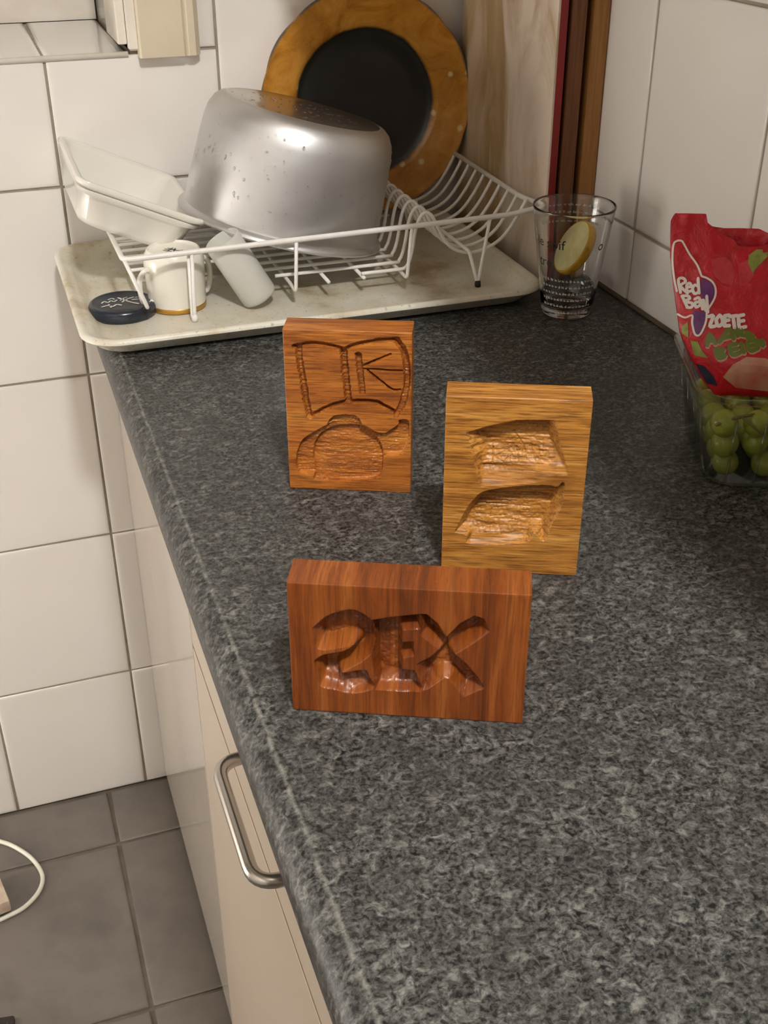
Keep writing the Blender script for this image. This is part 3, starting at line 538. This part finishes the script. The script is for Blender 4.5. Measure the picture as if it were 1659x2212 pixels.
pr = MB()
for pl, w_ in (([(-.019, .002), (-.016, .006), (-.013, .002), (-.010, .006), (-.007, .003), (-.004, .006)], .0013), ([(-.012, .010), (-.008, .012), (-.006, .009)], .0011), ([(-.020, -.008), (-.014, -.006), (-.010, -.010), (-.006, -.006), (-.002, -.009)], .0016), ([(-.012, -.012), (-.013, -.004)], .0014), ([(-.002, .012), (.008, -.004), (.014, -.010)], .0018), ([(.000, -.001), (.006, .006), (.012, .009)], .0014), ([(.010, .003), (.016, .002)], .0016), ([(.014, .008), (.020, .007)], .0014), ([(.018, .016), (.021, .018), (.024, .015)], .0012), ([(-.001, .004), (.003, .009), (.006, .011)], .0012)):
    V, F = ribbon([(x * 1.15, y * 1.15) for x, y in pl], w_ * 1.35); pr.add([(x, y, 0.01305) for x, y in V], F)
mesh('lid_print', pr.V, pr.F, M['print_white'], t, local=True)

# ------------------------------------------------------------------ aluminium pot, upside down and tilted
a1, a2 = 0.2683, 0.0039
axis = Vector((math.sin(a1), math.sin(a2), 1)).normalized(); q = Vector((0, 0, 1)).rotation_difference(axis)
PC = (0.2212, -0.1568, 0.0662)
t = thing('cooking_pot', 'dull aluminium cooking pot upside down in the rack with water drops', 'pot', PC, tuple(q.to_euler()))
pp = [(0.1095, 0.0045), (0.1120, 0.0060), (0.1160, 0.0040), (0.1180, 0.0018), (0.1186, -0.0004), (0.1172, -0.0024), (0.1150, -0.0016), (0.1140, 0.0010), (0.1125, 0.0040), (0.1118, 0.0085), (0.1112, 0.030), (0.1085, 0.075), (0.1068, 0.098), (0.1040, 0.112), (0.0990, 0.1215), (0.0930, 0.1265), (0.0880, 0.1280), (0.0865, 0.1282), (0.0855, 0.1276), (0.050, 0.1272), (0.0, 0.1272), (0.0, 0.1245), (0.086, 0.1245), (0.097, 0.117), (0.104, 0.100), (0.1075, 0.04)]
pp = [(r * 1.028, z * 1.02) for r, z in pp]
pb = MB().lathe(pp, 128).out('pot_body', [M['aluminium'], M['aluminium_base']], t, deg=50, local=True)
for f in pb.data.polygons:
    if f.center.z > 0.1292 and math.hypot(f.center.x, f.center.y) < 0.0895: f.material_index = 1
dr = MB(); rs = random.Random(4)
def wall_r(z): 
    P = pp[9:17]
    for (r0, z0), (r1, z1) in zip(P[:-1], P[1:]):
        if z0 <= z <= z1: return r0 + (r1 - r0) * (z - z0) / (z1 - z0)
    return 0.1
ico = bmesh.new(); bmesh.ops.create_icosphere(ico, subdivisions=1, radius=1); IV = [v.co[:] for v in ico.verts]; IF = [[v.index for v in f.verts] for f in ico.faces]; ico.free()
for k in range(150):
    z = 0.012 + 0.1 * rs.random(); a = -math.pi * (0.02 + 0.98 * rs.random()); r = wall_r(z) + 0.0001; s_ = rs.choice([0.0007, 0.0009, 0.0012, 0.0016])
    e = (math.cos(a), math.sin(a)); st = 1.0 + 0.9 * rs.random()
    dr.add([(e[0] * (r + 0.4 * s_ * v[0]) - e[1] * s_ * v[1], e[1] * (r + 0.4 * s_ * v[0]) + e[0] * s_ * v[1], z + s_ * st * v[2]) for v in IV], IF)
for k in range(90):
    a = 2 * math.pi * rs.random(); r = 0.083 * math.sqrt(rs.random()); s_ = rs.choice([0.0008, 0.0012, 0.0018])
    dr.add([(r * math.cos(a) + s_ * 1.5 * v[0], r * math.sin(a) + s_ * v[1], 0.1298 + 0.3 * s_ * v[2]) for v in IV], IF)
o = mesh('water_droplets', dr.V, dr.F, M['water'], t, smooth=True, local=True); o['kind'] = 'stuff'

# ------------------------------------------------------------------ plate standing in the rack
PL = math.radians(4)
t = thing('dinner_plate', 'large amber glazed plate with a black centre standing upright in the rack', 'plate', (0.3725, -0.0290, 0.1665), (math.pi / 2 - PL, 0, math.radians(-3)))
def scal(a, r): return 1.0 if r < 0.108 else 1 + 0.014 * ((r - 0.108) / 0.024) * (abs(math.cos(a * 6 + 0.4)) - 0.6)
MB().lathe([(r * 1.03, z) for r, z in [(0.0, -0.013), (0.060, -0.0128), (0.078, -0.012), (0.0865, -0.0085), (0.0895, -0.0045), (0.094, -0.0025), (0.110, 0.0010), (0.122, 0.0040), (0.1255, 0.0042), (0.129, 0.0060), (0.1318, 0.0062), (0.1328, 0.0045), (0.1318, 0.0022), (0.128, 0.0010), (0.110, -0.0045), (0.096, -0.0085), (0.090, -0.013), (0.082, -0.0175), (0.070, -0.0185), (0.066, -0.0205), (0.062, -0.0185), (0.0, -0.018)]], 192, scal).out('plate_body', M['plate'], t, deg=60, local=True)

# ------------------------------------------------------------------ boards leaning in the corner
t = thing('painted_board', 'off-white brown-stained panel with a red edge standing in the corner', 'board', (0.510, -0.148, 0))
MB().box(0.5050, 0.5080, -0.2795, -0.016, 0.0003, 0.430, 0.0005).out('painted_face', M['board_paint'], t)
MB().box(0.5080, 0.5168, -0.2800, -0.016, 0.0003, 0.430, 0.0008).out('red_edge', M['red_edge'], t)
MB().box(0.50455, 0.5051, -0.115, -0.075, 0.306, 0.3265).out('printed_patch', M['red_edge'], t)
for nm, lab, x0, x1, h, mm, y0 in (('cutting_board', 'brown wooden board standing between the red-edged panel and the paler board', 0.5215, 0.5395, 0.44, 'wood_dark', -0.2800), ('cutting_board', 'light brown wooden board standing against the right-hand tiles', 0.5475, 0.5672, 0.45, 'wood_pale', -0.2800)):
    tag(MB().box(x0, x1, y0, -0.02, 0.0003, h, 0.0012).out(nm, M[mm], org=((x0 + x1) / 2, -0.15, 0)), lab, 'board')

# ------------------------------------------------------------------ drinking glass with a lemon slice
GX, GY = 0.4895, -0.379
t = thing('drinking_glass', 'clear tumbler with printed lettering standing by the right wall', 'glass', (GX, GY, 0.0002))
def gr(z): return 0.0272 + (0.0445 - 0.0272) * (z / 0.121)
gz = [0.0, 0.001, 0.004, 0.03, 0.06, 0.09, 0.118]
prof = [(0.0, 0.0012), (0.018, 0.0012), (0.024, 0.0), (0.0265, 0.0015)] + [(gr(z), z) for z in gz[2:]] + [(gr(0.121) + 0.0001, 0.1200), (gr(0.121) - 0.0003, 0.1212), (gr(0.121) - 0.0012, 0.1212), (gr(0.121) - 0.0019, 0.1200)] + [(gr(z) - 0.0019, z) for z in (0.118, 0.09, 0.06, 0.03, 0.014)] + [(0.024, 0.011), (0.018, 0.0095), (0.0, 0.0090)]
MB().lathe(prof, 72).out('glass_body', M['glass'], t, deg=50, local=True)
wz = [(0.0, 0.0092), (0.0178, 0.0097), (0.0236, 0.0111)] + [(gr(z) - 0.0021, z) for z in (0.0145, 0.030, 0.0375)] + [(0.0, 0.0375)]
w = MB().lathe(wz, 48).out('water', M['water'], org=(GX, GY, 0.0095), local=False, deg=40) if False else None
vd = math.atan2(-1.4811 - GY, -0.1087 - GX)          # the printed side is turned towards the camera
def on_glass(V, z0, a0, off=0.00025, inner=False):
    out = []
    for x, y in V:
        z = z0 + y; r = (gr(z) - 0.0019 - off) if inner else gr(z) + off; a = a0 + x / gr(z0)
        out.append((r * math.cos(a), r * math.sin(a), z))
    return out
def text_mesh(s, size):
    c = bpy.data.curves.new('t', 'FONT'); c.body = s; c.size = size; c.resolution_u = 3
    o = bpy.data.objects.new('t', c); COL.objects.link(o); dg = bpy.context.evaluated_depsgraph_get()
    me = bpy.data.meshes.new_from_object(o.evaluated_get(dg)); V = [(v.co.x, v.co.y) for v in me.vertices]; F = [list(p.vertices) for p in me.polygons]
    bpy.data.objects.remove(o); bpy.data.meshes.remove(me); return V, F
for s_, z0, aw, size in (('le soif', 0.0825, -0.0445, 0.0152), ('tre', 0.0605, -0.0400, 0.0155), ('o', 0.0800, 0.0290, 0.0152)):
    for k, ch in enumerate(s_):
        if ch == ' ': continue
        x_off = (lambda a: max(v[0] for v in a) if a else 0)(text_mesh(s_[:k] + '|', size)[0]) - 0.0008
        V, F = text_mesh(ch, size); mesh('letter', on_glass([(x + aw + x_off, y) for x, y in V], z0, vd), F, M['print_black'], t, local=True)
wl = MB(); rs = random.Random(9)
for z0 in (0.008, 0.0155, 0.023, 0.0305, 0.038, 0.0455, 0.092, 0.100, 0.108):
    a = -0.95 if z0 < 0.05 else 2.1
    end = 0.95 if z0 < 0.05 else 4.2
    while a < end:
        lw = rs.uniform(0.03, 0.16)
        n_ = max(2, int(lw / 0.035))
        for k in range(n_):
            x = (a + k * 0.035) * gr(z0); hgt = rs.choice([0.0016, 0.0016, 0.0026])
            V, F = ribbon([(x, 0), (x + rs.uniform(-.0004, .0004), hgt)], 0.0005); wl.add(on_glass(V, z0, vd), F)
            V, F = ribbon([(x, rs.choice([0, 0.0016])), (x + 0.0009, rs.choice([0.0003, 0.0014]))], 0.0005); wl.add(on_glass(V, z0, vd), F)
        a += n_ * 0.035 + 0.05
mesh('fine_print', wl.V, wl.F, M['print_pale'], t, local=True)['kind'] = 'stuff'
# lemon slice
nrm = Vector((-0.86, 0.10, 0.50)).normalized(); q = Vector((0, 0, 1)).rotation_difference(nrm)
t = thing('lemon_slice', 'slice of lemon inside the printed tumbler', 'lemon', (GX + 0.0035, GY - 0.001, 0.0745), tuple(q.to_euler()))
LR = 0.0305
MB().lathe([(0.0, -0.0046), (LR - 0.0016, -0.0046), (LR - 0.0012, -0.0040), (LR - 0.0012, 0.0040), (LR - 0.0018, 0.0046), (0.0, 0.0044)], 40).out('flesh', M['lemon_flesh'], t, deg=50, local=True)
MB().lathe([(LR - 0.0014, -0.0047), (LR - 0.0004, -0.0048), (LR + 0.0004, -0.0030), (LR + 0.0007, 0.0), (LR + 0.0002, 0.0030), (LR - 0.0006, 0.0044), (LR - 0.0014, 0.0043)], 40).out('rind', M['lemon_rind'], t, smooth=True, local=True)

# ------------------------------------------------------------------ carved wooden moulds
def seg_dist(X, Y, pts, closed):
    P = np.array(pts); n = len(P); D = np.full(X.shape, 1e9)
    for i in range(n if closed else n - 1):
        a, b = P[i], P[(i + 1) % n]; d = b - a; L2 = d @ d + 1e-15
        tt = np.clip(((X - a[0]) * d[0] + (Y - a[1]) * d[1]) / L2, 0, 1)
        D = np.minimum(D, np.hypot(X - a[0] - tt * d[0], Y - a[1] - tt * d[1]))
    return D
def inside(X, Y, pts):
    P = np.array(pts); n = len(P); r = np.zeros(X.shape, bool)
    for i in range(n):
        (x0, y0), (x1, y1) = P[i], P[(i + 1) % n]
        c = ((y0 > Y) != (y1 > Y)) & (X < (x1 - x0) * (Y - y0) / (y1 - y0 + 1e-15) + x0); r ^= c
    return r
def sdf(X, Y, pts):
    d = seg_dist(X, Y, pts, True); return np.where(inside(X, Y, pts), d, -d)
def smin(a, b, k=0.0012):
    h = np.clip(0.5 + 0.5 * (b - a) / k, 0, 1); return b * (1 - h) + a * h - k * h * (1 - h)
def wall(s, D, k):                     # carved floor: steep at the outline, level deeper in
    s = np.maximum(s, 0); return np.minimum(D * (1 - np.exp(-s / k)), D)
def mould(label, org, yaw, w, h, d, tilt, carve, mt, step=0.00045):
    nu, nv = int(w / step), int(h / step); u = np.linspace(0, w, nu + 1); v = np.linspace(0, h, nv + 1)
    X, Y = np.meshgrid(u, v); D = carve(X, Y)
    e = np.minimum(np.minimum(X, w - X), np.minimum(Y, h - Y)); D = np.where(e < 0.0001, 0, D)
    D = np.minimum(D, d * 0.8); ed = np.clip(1 - e / 0.0008, 0, 1); D = D + 0.0004 * ed * ed
    V = np.stack([X, D, Y], -1).reshape(-1, 3); idx = np.arange((nu + 1) * (nv + 1)).reshape(nv + 1, nu + 1)
    q = np.stack([idx[:-1, :-1], idx[:-1, 1:], idx[1:, 1:], idx[1:, :-1]], -1).reshape(-1, 4); F = q.tolist()
    ring = list(idx[0, :]) + list(idx[1:, -1]) + list(idx[-1, -2::-1]) + list(idx[-2:0, 0][::1])
    n0 = len(V); back = V[ring].copy(); back[:, 1] = d; V = np.vstack([V, back]); m_ = len(ring)
    for i in range(m_): F.append([ring[(i + 1) % m_], ring[i], n0 + i, n0 + (i + 1) % m_])
    F.append([n0 + i for i in range(m_)][::-1])
    o = mesh('wooden_mould', V, F, mt, None, org=org, local=True, rot=(-tilt, 0, yaw)); sharp(o, 38)
    return tag(o, label, 'mould', 'carved wooden moulds on the worktop')
def carve1(X, Y):
    D = np.zeros(X.shape); n = vnoise(X, Y, 900, 900, 1); n2 = vnoise(X, Y, 160, 900, 2)
    for k, (pl, w_) in enumerate(BOOK):
        s = w_ / 2 * (0.85 + 0.3 * n2) - seg_dist(X, Y, spline2(pl), False)
        D = np.maximum(D, np.minimum(np.maximum(s, 0) * 6.0, 0.0060 if k < 5 else 0.0044))
    st = sdf(X, Y, spline2(TEAPOT, True)); sb = sdf(X, Y, spline2(TEABODY, True)); sl = sdf(X, Y, TEALID)
    D = np.maximum(D, wall(st, 0.0050, 0.0003)); D = np.maximum(D, wall(sl, 0.0040, 0.0003))
    body = 0.0050 + np.minimum(np.maximum(sb, 0) * 5.0, 0.0046) * np.clip((Y - 0.004) / 0.030, 0, 1) - 0.0018 * np.clip(sb / 0.012, 0, 1)
    D = np.where(sb > 0, np.maximum(D, body), D)
    return D + np.where(D > 0.0004, (n - 0.5) * 0.0005 + (n2 - 0.5) * 0.0007, (n2 - 0.5) * 0.00008)
def spline2(p, closed=False):
    q = [(*a, 0) for a in p]
    if closed: q = q + [q[0]]
    return [tuple(a[:2]) for a in spline(q, 4)][: -1 if closed else None]
def carve2(X, Y):
    n = vnoise(X, Y, 800, 800, 3); n2 = vnoise(X, Y, 150, 700, 4); n3 = vnoise(X, Y, 60, 260, 5)
    s = sdf(X, Y, CUSHION)
    xl = np.interp(Y, [CUSHION[8][1], CUSHION[9][1], CUSHION[10][1], CUSHION[0][1]], [CUSHION[8][0], CUSHION[9][0], CUSHION[10][0], CUSHION[0][0]])
    yb = np.interp(X, [0.028, 0.062, 0.078], [CUSHION[8][1], CUSHION[7][1], CUSHION[5][1]])
    wv = (n3 - 0.5) * 0.004
    D = smin(smin(np.minimum(np.maximum(s, 0) * 1.7, 0.0118), np.maximum(X - xl + wv, 0) * 1.0, 0.001), np.maximum(Y - yb + wv, 0) * 0.42, 0.002)
    D = np.where(s > 0, np.maximum(D, 0), 0)
    s2 = sdf(X, Y, spline2(DOME, True))
    D2 = smin(np.minimum(np.maximum(s2, 0) * 1.8, 0.0112), np.maximum(Y - 0.0165 + wv, 0) * 0.45, 0.002)
    D = np.maximum(D, np.where(s2 > 0, np.maximum(D2, 0), 0))
    carved = D > 0.0006
    for pl, w_ in SCRATCH:
        g = np.maximum(w_ / 2 - seg_dist(X, Y, pl, False), 0); D = D + np.minimum(g * 1.4, 0.0012)
    rough = np.clip((D - 0.0025) / 0.004, 0.03, 1) * np.where(((s > 0) & (s < 0.006)) | ((s2 > 0) & (s2 < 0.006)), 0.3, 1)
    D += np.where(carved, rough * ((n - 0.5) * 0.0007 + (n2 - 0.5) * 0.0011 + (n3 - 0.5) * 0.0009), (n2 - 0.5) * 0.00016)
    return D
def carve3(X, Y):
    n = vnoise(X, Y, 700, 700, 6); n2 = vnoise(X, Y, 240, 240, 8)
    D = np.zeros(X.shape)
    for P, dep, k in ((spline2(TWO, True), 0.0120, 2.4), (EEE, 0.0110, 3.0), (EKS, 0.0100, 1.9)):
        s = sdf(X, Y, P); D = np.maximum(D, np.minimum(np.maximum(s, 0) * k, dep))
    D = np.maximum(smin(D, np.maximum(Y - 0.0125, 0) * 0.75, 0.002), 0) * (D > 0.0003)
    return D + np.where(D > 0.0006, (n - 0.5) * 0.0006 + (n2 - 0.5) * 0.0013, 0)
mould('upright golden brown wooden mould carved with an open book above a teapot', (0.0916, -0.6663, 0.0002), -0.4162, 0.0994, 0.1394, 0.0245, 0.0, carve1, M['mould_amber'])
mould('upright golden wooden mould carved with two deep rough cushion shapes', (0.1645, -0.8206, 0.0002), -0.4245, 0.0981, 0.1400, 0.0236, 0.0, carve2, M['mould_gold'])
mould('low reddish brown wooden mould carved with a 2, an E and an X', (0.0202, -0.9367, 0.0002), -0.429, 0.1410, 0.0950, 0.0252, 0.0, carve3, M['mould_red'])

# ------------------------------------------------------------------ grape punnet
PY = math.radians(-22.2); pu = np.array([math.cos(PY), math.sin(PY), 0]); pn = np.array([-math.sin(PY), math.cos(PY), 0])
PO = np.array([0.3915, -0.7885, 0.0])                # near-left corner of the rim
PW, PD, PH = 0.136, 0.158, 0.086
t = thing('grape_punnet', 'clear plastic punnet of green grapes by the right wall', 'punnet', tuple(PO + pu * PW / 2 + pn * PD / 2), (0, 0, PY))
def pl_(i, z, r): return rrect(-PW / 2 + i, PW / 2 - i, -PD / 2 + i, PD / 2 - i, r, z, 7)
IN = 0.021
b = MB().loft([pl_(IN, 0.0006, 0.022), pl_(IN - 0.003, 0.003, 0.024), pl_(0.008, 0.068, 0.028), pl_(0.005, 0.078, 0.030), pl_(0.0045, 0.0815, 0.030), pl_(0.0, 0.0825, 0.032), pl_(-0.0005, 0.0855, 0.032), pl_(0.001, 0.087, 0.031), pl_(0.005, 0.0868, 0.029), pl_(0.0062, 0.082, 0.029), pl_(0.0095, 0.068, 0.027), pl_(IN - 0.0015, 0.0045, 0.022), pl_(IN + 0.002, 0.0022, 0.020)])
b.out('tub', M['clear_plastic'], t, deg=50, local=True)
rb = MB()
for fx in (-0.035, -0.012, 0.012, 0.035):
    rb.tube([(fx, -PD / 2 + IN - 0.0032, 0.006), (fx, -PD / 2 + 0.0085, 0.064)], 0.0012, 6)
for fy_ in (-0.045, -0.015, 0.015, 0.045):
    rb.tube([(-PW / 2 + IN - 0.0032, fy_, 0.006), (-PW / 2 + 0.0085, fy_, 0.064)], 0.0012, 6)
rb.out('ribs', M['clear_plastic'], t, smooth=True, local=True)
# grapes: packed layers
gb = bmesh.new(); bmesh.ops.create_uvsphere(gb, u_segments=20, v_segments=12, radius=1.0); GV = [v.co[:] for v in gb.verts]; GF = [[v.index for v in f.verts] for f in gb.faces]; gb.free()
gm = None; rs = random.Random(21); layers = [(0.0148, 0.0, 0.026), (0.0370, 0.5, 0.020), (0.0560, 0.0, 0.016)]
sp = 0.0238; cen = PO + pu * PW / 2 + pn * PD / 2
for li, (z, ofs, ins) in enumerate(layers):   # the top layer only lies in front of the bag
    hw, hd = PW / 2 - ins - 0.0105, PD / 2 - ins - 0.0105
    nx, ny = int(2 * hw / sp) + 1, int(2 * hd / sp) + 1
    for i in range(nx):
        for j in range(ny):
            if li == 2 and j > 0: continue
            x = -hw + 2 * hw * i / (nx - 1) if nx > 1 else 0; y = -hd + 2 * hd * j / (ny - 1)
            x += rs.uniform(-.0009, .0009); y += rs.uniform(-.0009, .0009); zz = z + rs.uniform(-.001, .001)
            P = cen + pu * x + pn * y
            s_ = rs.uniform(0.0104, 0.0115)
            if gm is None:
                o = mesh('grape', GV, GF, M['grape'], None, org=(0, 0, 0), smooth=True); gm = o.data
            else: o = bpy.data.objects.new('grape', gm); COL.objects.link(o)
            o.location = (P[0], P[1], zz + ZO); o.scale = (s_, s_, s_ * rs.uniform(1.0, 1.1)); o.rotation_euler = (rs.uniform(-.5, .5), rs.uniform(-.5, .5), rs.uniform(0, 6))
            tag(o, ('green grape on the bottom of the clear punnet', 'green grape in the middle layer of the clear punnet', 'green grape on top at the front of the clear punnet')[li], 'grape', ('green grapes on the punnet bottom', 'green grapes in the middle of the punnet', 'green grapes on top at the front')[li])
def ploc(x, y, z): return tuple(cen + pu * x + pn * y + np.array([0, 0, z]))
st = MB().tube(spline([ploc(-0.05, -0.062, 0.058), ploc(-0.03, -0.058, 0.064), ploc(-0.005, -0.05, 0.064), ploc(0.02, -0.055, 0.066)], 5), 0.0013, 8)
st.tube(spline([ploc(-0.03, -0.058, 0.064), ploc(-0.02, -0.064, 0.058), ploc(-0.012, -0.066, 0.052)], 4), 0.0009, 6)
tag(st.out('grape_stalk', M['stalk'], org=ploc(-0.02, -0.055, 0.06), smooth=True), 'thin brown grape stalk lying on the grapes in the punnet', 'stalk')

# ------------------------------------------------------------------ red sweet bag
bu = np.array([0.91, -0.41, 0]); bu /= np.linalg.norm(bu); bn = np.array([0.41, 0.91, 0]); bn /= np.linalg.norm(bn)
la = math.radians(22); bv = np.array([0, 0, 1.0]) * math.cos(la) + bn * math.sin(la); bf = np.cross(bu, bv)       # bf: towards the viewer is -bf... see sgn
if bf @ bn > 0: bf = -bf
BO = np.array(BAGO); BW = 0.134
BL = sorted([(tt, s) for s, tt in BAG_LEFT])
def bleft(tt): return np.interp(tt, [a for a, _ in BL], [b for _, b in BL])
TB0 = -0.015
def puff(s, tt, sl):
    a = np.clip((s - sl) / (BW - sl), 0, 1); b = np.clip((tt - TB0) / 0.135, 0, 1)
    return 0.0005 + 0.021 * (np.sin(math.pi * a) ** 0.6) * np.clip(1.15 - b, 0.15, 1) * np.clip(b * 5, 0, 1) ** 0.5 + 0.0016 * (vnoise(np.array(s + 1), np.array(tt + 1), 60, 60, 12) - 0.5) + 0.0012 * (vnoise(np.array(s + 1), np.array(tt + 1), 160, 130, 13) - 0.5) * np.clip(b * 1.6 - 0.4, 0, 1.4)
def bag_pt(s, tt, side, off=0.0):
    return BO + bu * s + bv * tt + bf * (side * (puff(s, tt, bleft(tt)) + off))
def sheet(name, top, side, parent, m_, s_max=BW):
    N, K = 90, 80; V = []; F = []
    ts = [p[0] for p in top]; tv = [p[1] for p in top]
    for i in range(N + 1):
        a = i / N; T = None
        sT = 0.0005 + a * (BW - 0.0005); T = np.interp(sT, ts, tv)
        for k in range(K + 1):
            tt = TB0 + (T - TB0) * k / K; sl = bleft(tt); s = sl + a * (BW - sl); V.append(bag_pt(s, tt, side))
    for i in range(N):
        for k in range(K):
            q_ = i * (K + 1) + k; F.append((q_, q_ + K + 1, q_ + K + 2, q_ + 1))
    return mesh(name, V, F, m_, parent, smooth=True)
bag = thing('sweet_bag', 'torn-open red sweet bag standing in the punnet on the grapes', 'bag', tuple(BO + bu * 0.065))
ft = list(BAG_FRONT_TOP) + [(0.10, 0.1135), (0.120, 0.116), (BW, 0.112)]
ft = [p for i, p in enumerate(ft) if i == 0 or p[0] > ft[i - 1][0] + 1e-5]
bt_ = [(0.0, 0.1285), (0.0030, 0.1357), (0.0280, 0.1357)] + list(BAG_BACK_TOP) + [(0.10, 0.121), (BW, 0.118)]
bt_ = sorted(bt_)
sheet('front_panel', ft, 1, bag, M['bag_red']); sheet('back_panel', bt_, -1, bag, M['bag_red'])
def decal(name, V2, F, m_, off):
    return mesh(name, [bag_pt(x, y, 1, off) for x, y in V2], F, m_, bag)
def strokes(name, L, w_, m_, off, closed=False):
    b = MB()
    for pl in L:
        V, F = ribbon(pl, w_, 4); b.add([bag_pt(x, y, 1, off) for x, y in V], F)
    return mesh(name, b.V, b.F, m_, bag)
for nm, polys, mm, off in (('berry_print', BERRY[:2], 'berry', 0.0003), ('pale_berry_print', BERRY[2:], 'berry_pale', 0.0003), ('leaf_print', LEAFGREEN, 'leaf_print', 0.0005), ('purple_print', [PURPLE, PURPLE2], 'purple', 0.0005), ('dark_print', [DARKSPOT], 'navy_print', 0.0005)):
    for P in polys:
        P = [(min(max(x, bleft(y) + 0.001), BW - .002), max(y, TB0 + 0.002)) for x, y in P]
        V, F = polyfill(P); decal(nm, V, F, M[mm], off)
strokes('logo_outline', [LEAF, LEAF2, TIP], 0.0016, M['bag_white'], 0.0007)
def letters(L, idx, w_, mt, off):
    for ii in idx: strokes('letter', [L[i] for i in ii], w_, mt, off)
letters(REDBAND, ((0,), (1,), (2, 3), (4, 5), (6, 7), (8, 9), (10, 11)), 0.0024, M['bag_white'], 0.0010)
letters(ZOETE, ((0,), (1,), (2, 3, 4, 5), (6, 7), (8, 9, 10)), 0.0030, M['bag_white'], 0.0008)
AI = ((0, 1), (2, 3), (4,), (5,), (6,), (7, 8), (9,), (10, 11), (12,))
letters(AARD, AI, 0.0036, M['green_print'], 0.0008)
letters([[(x + .0006, y - .0012) for x, y in p] for p in AARD], AI, 0.0040, M['berry_pale'], 0.0006)

# ------------------------------------------------------------------ things on the floor
cz = -0.8905
cb_ = MB().tube(spline([(-0.36, -0.03, cz), (-0.30, -0.030, cz), (-0.2487, -0.0613, cz), (-0.2226, -0.0875, cz), (-0.203, -0.1190, cz), (-0.1935, -0.1540, cz), (-0.2020, -0.1830, cz), (-0.2244, -0.2050, cz), (-0.2490, -0.2140, cz), (-0.2600, -0.217, cz)], 8), 0.0034, 10)
tag(cb_.out('power_cable', M['cable'], org=(-0.22, -0.13, ZF), smooth=True), 'white cable looping over the dark floor tiles', 'cable')
t = thing('power_strip', 'worn beige plastic block at the left edge where the white cable ends', 'power strip', (-0.33, -0.20, ZF), (0, 0, math.radians(12)))
MB().box(-0.09, 0.0855, -0.028, 0.048, 0.008, 0.030, 0.003).out('casing', M['socket'], t, local=True, deg=40)
for x in (-0.07, 0.065):
    MB().lathe([(0.0, 0.0), (0.008, 0.0), (0.007, 0.0081), (0.0, 0.0081)], 12, c=(x, 0.01)).out('foot', M['rubber'], t, local=True, deg=40)
t = thing('rubber_mat', 'black rubber mat corner at the lower left on the floor', 'mat', (-0.36, -0.47, ZF), (0, 0, math.radians(-8)))
MB().loft([rrect(-0.10, 0.098, -0.10, 0.098, 0.004, 0.0), rrect(-0.10, 0.098, -0.10, 0.098, 0.004, 0.005), rrect(-0.098, 0.096, -0.098, 0.096, 0.003, 0.006), rrect(-0.092, 0.090, -0.092, 0.090, 0.003, 0.006), rrect(-0.091, 0.089, -0.091, 0.089, 0.003, 0.0045)]).out('mat_body', M['rubber'], t, local=True, deg=40)
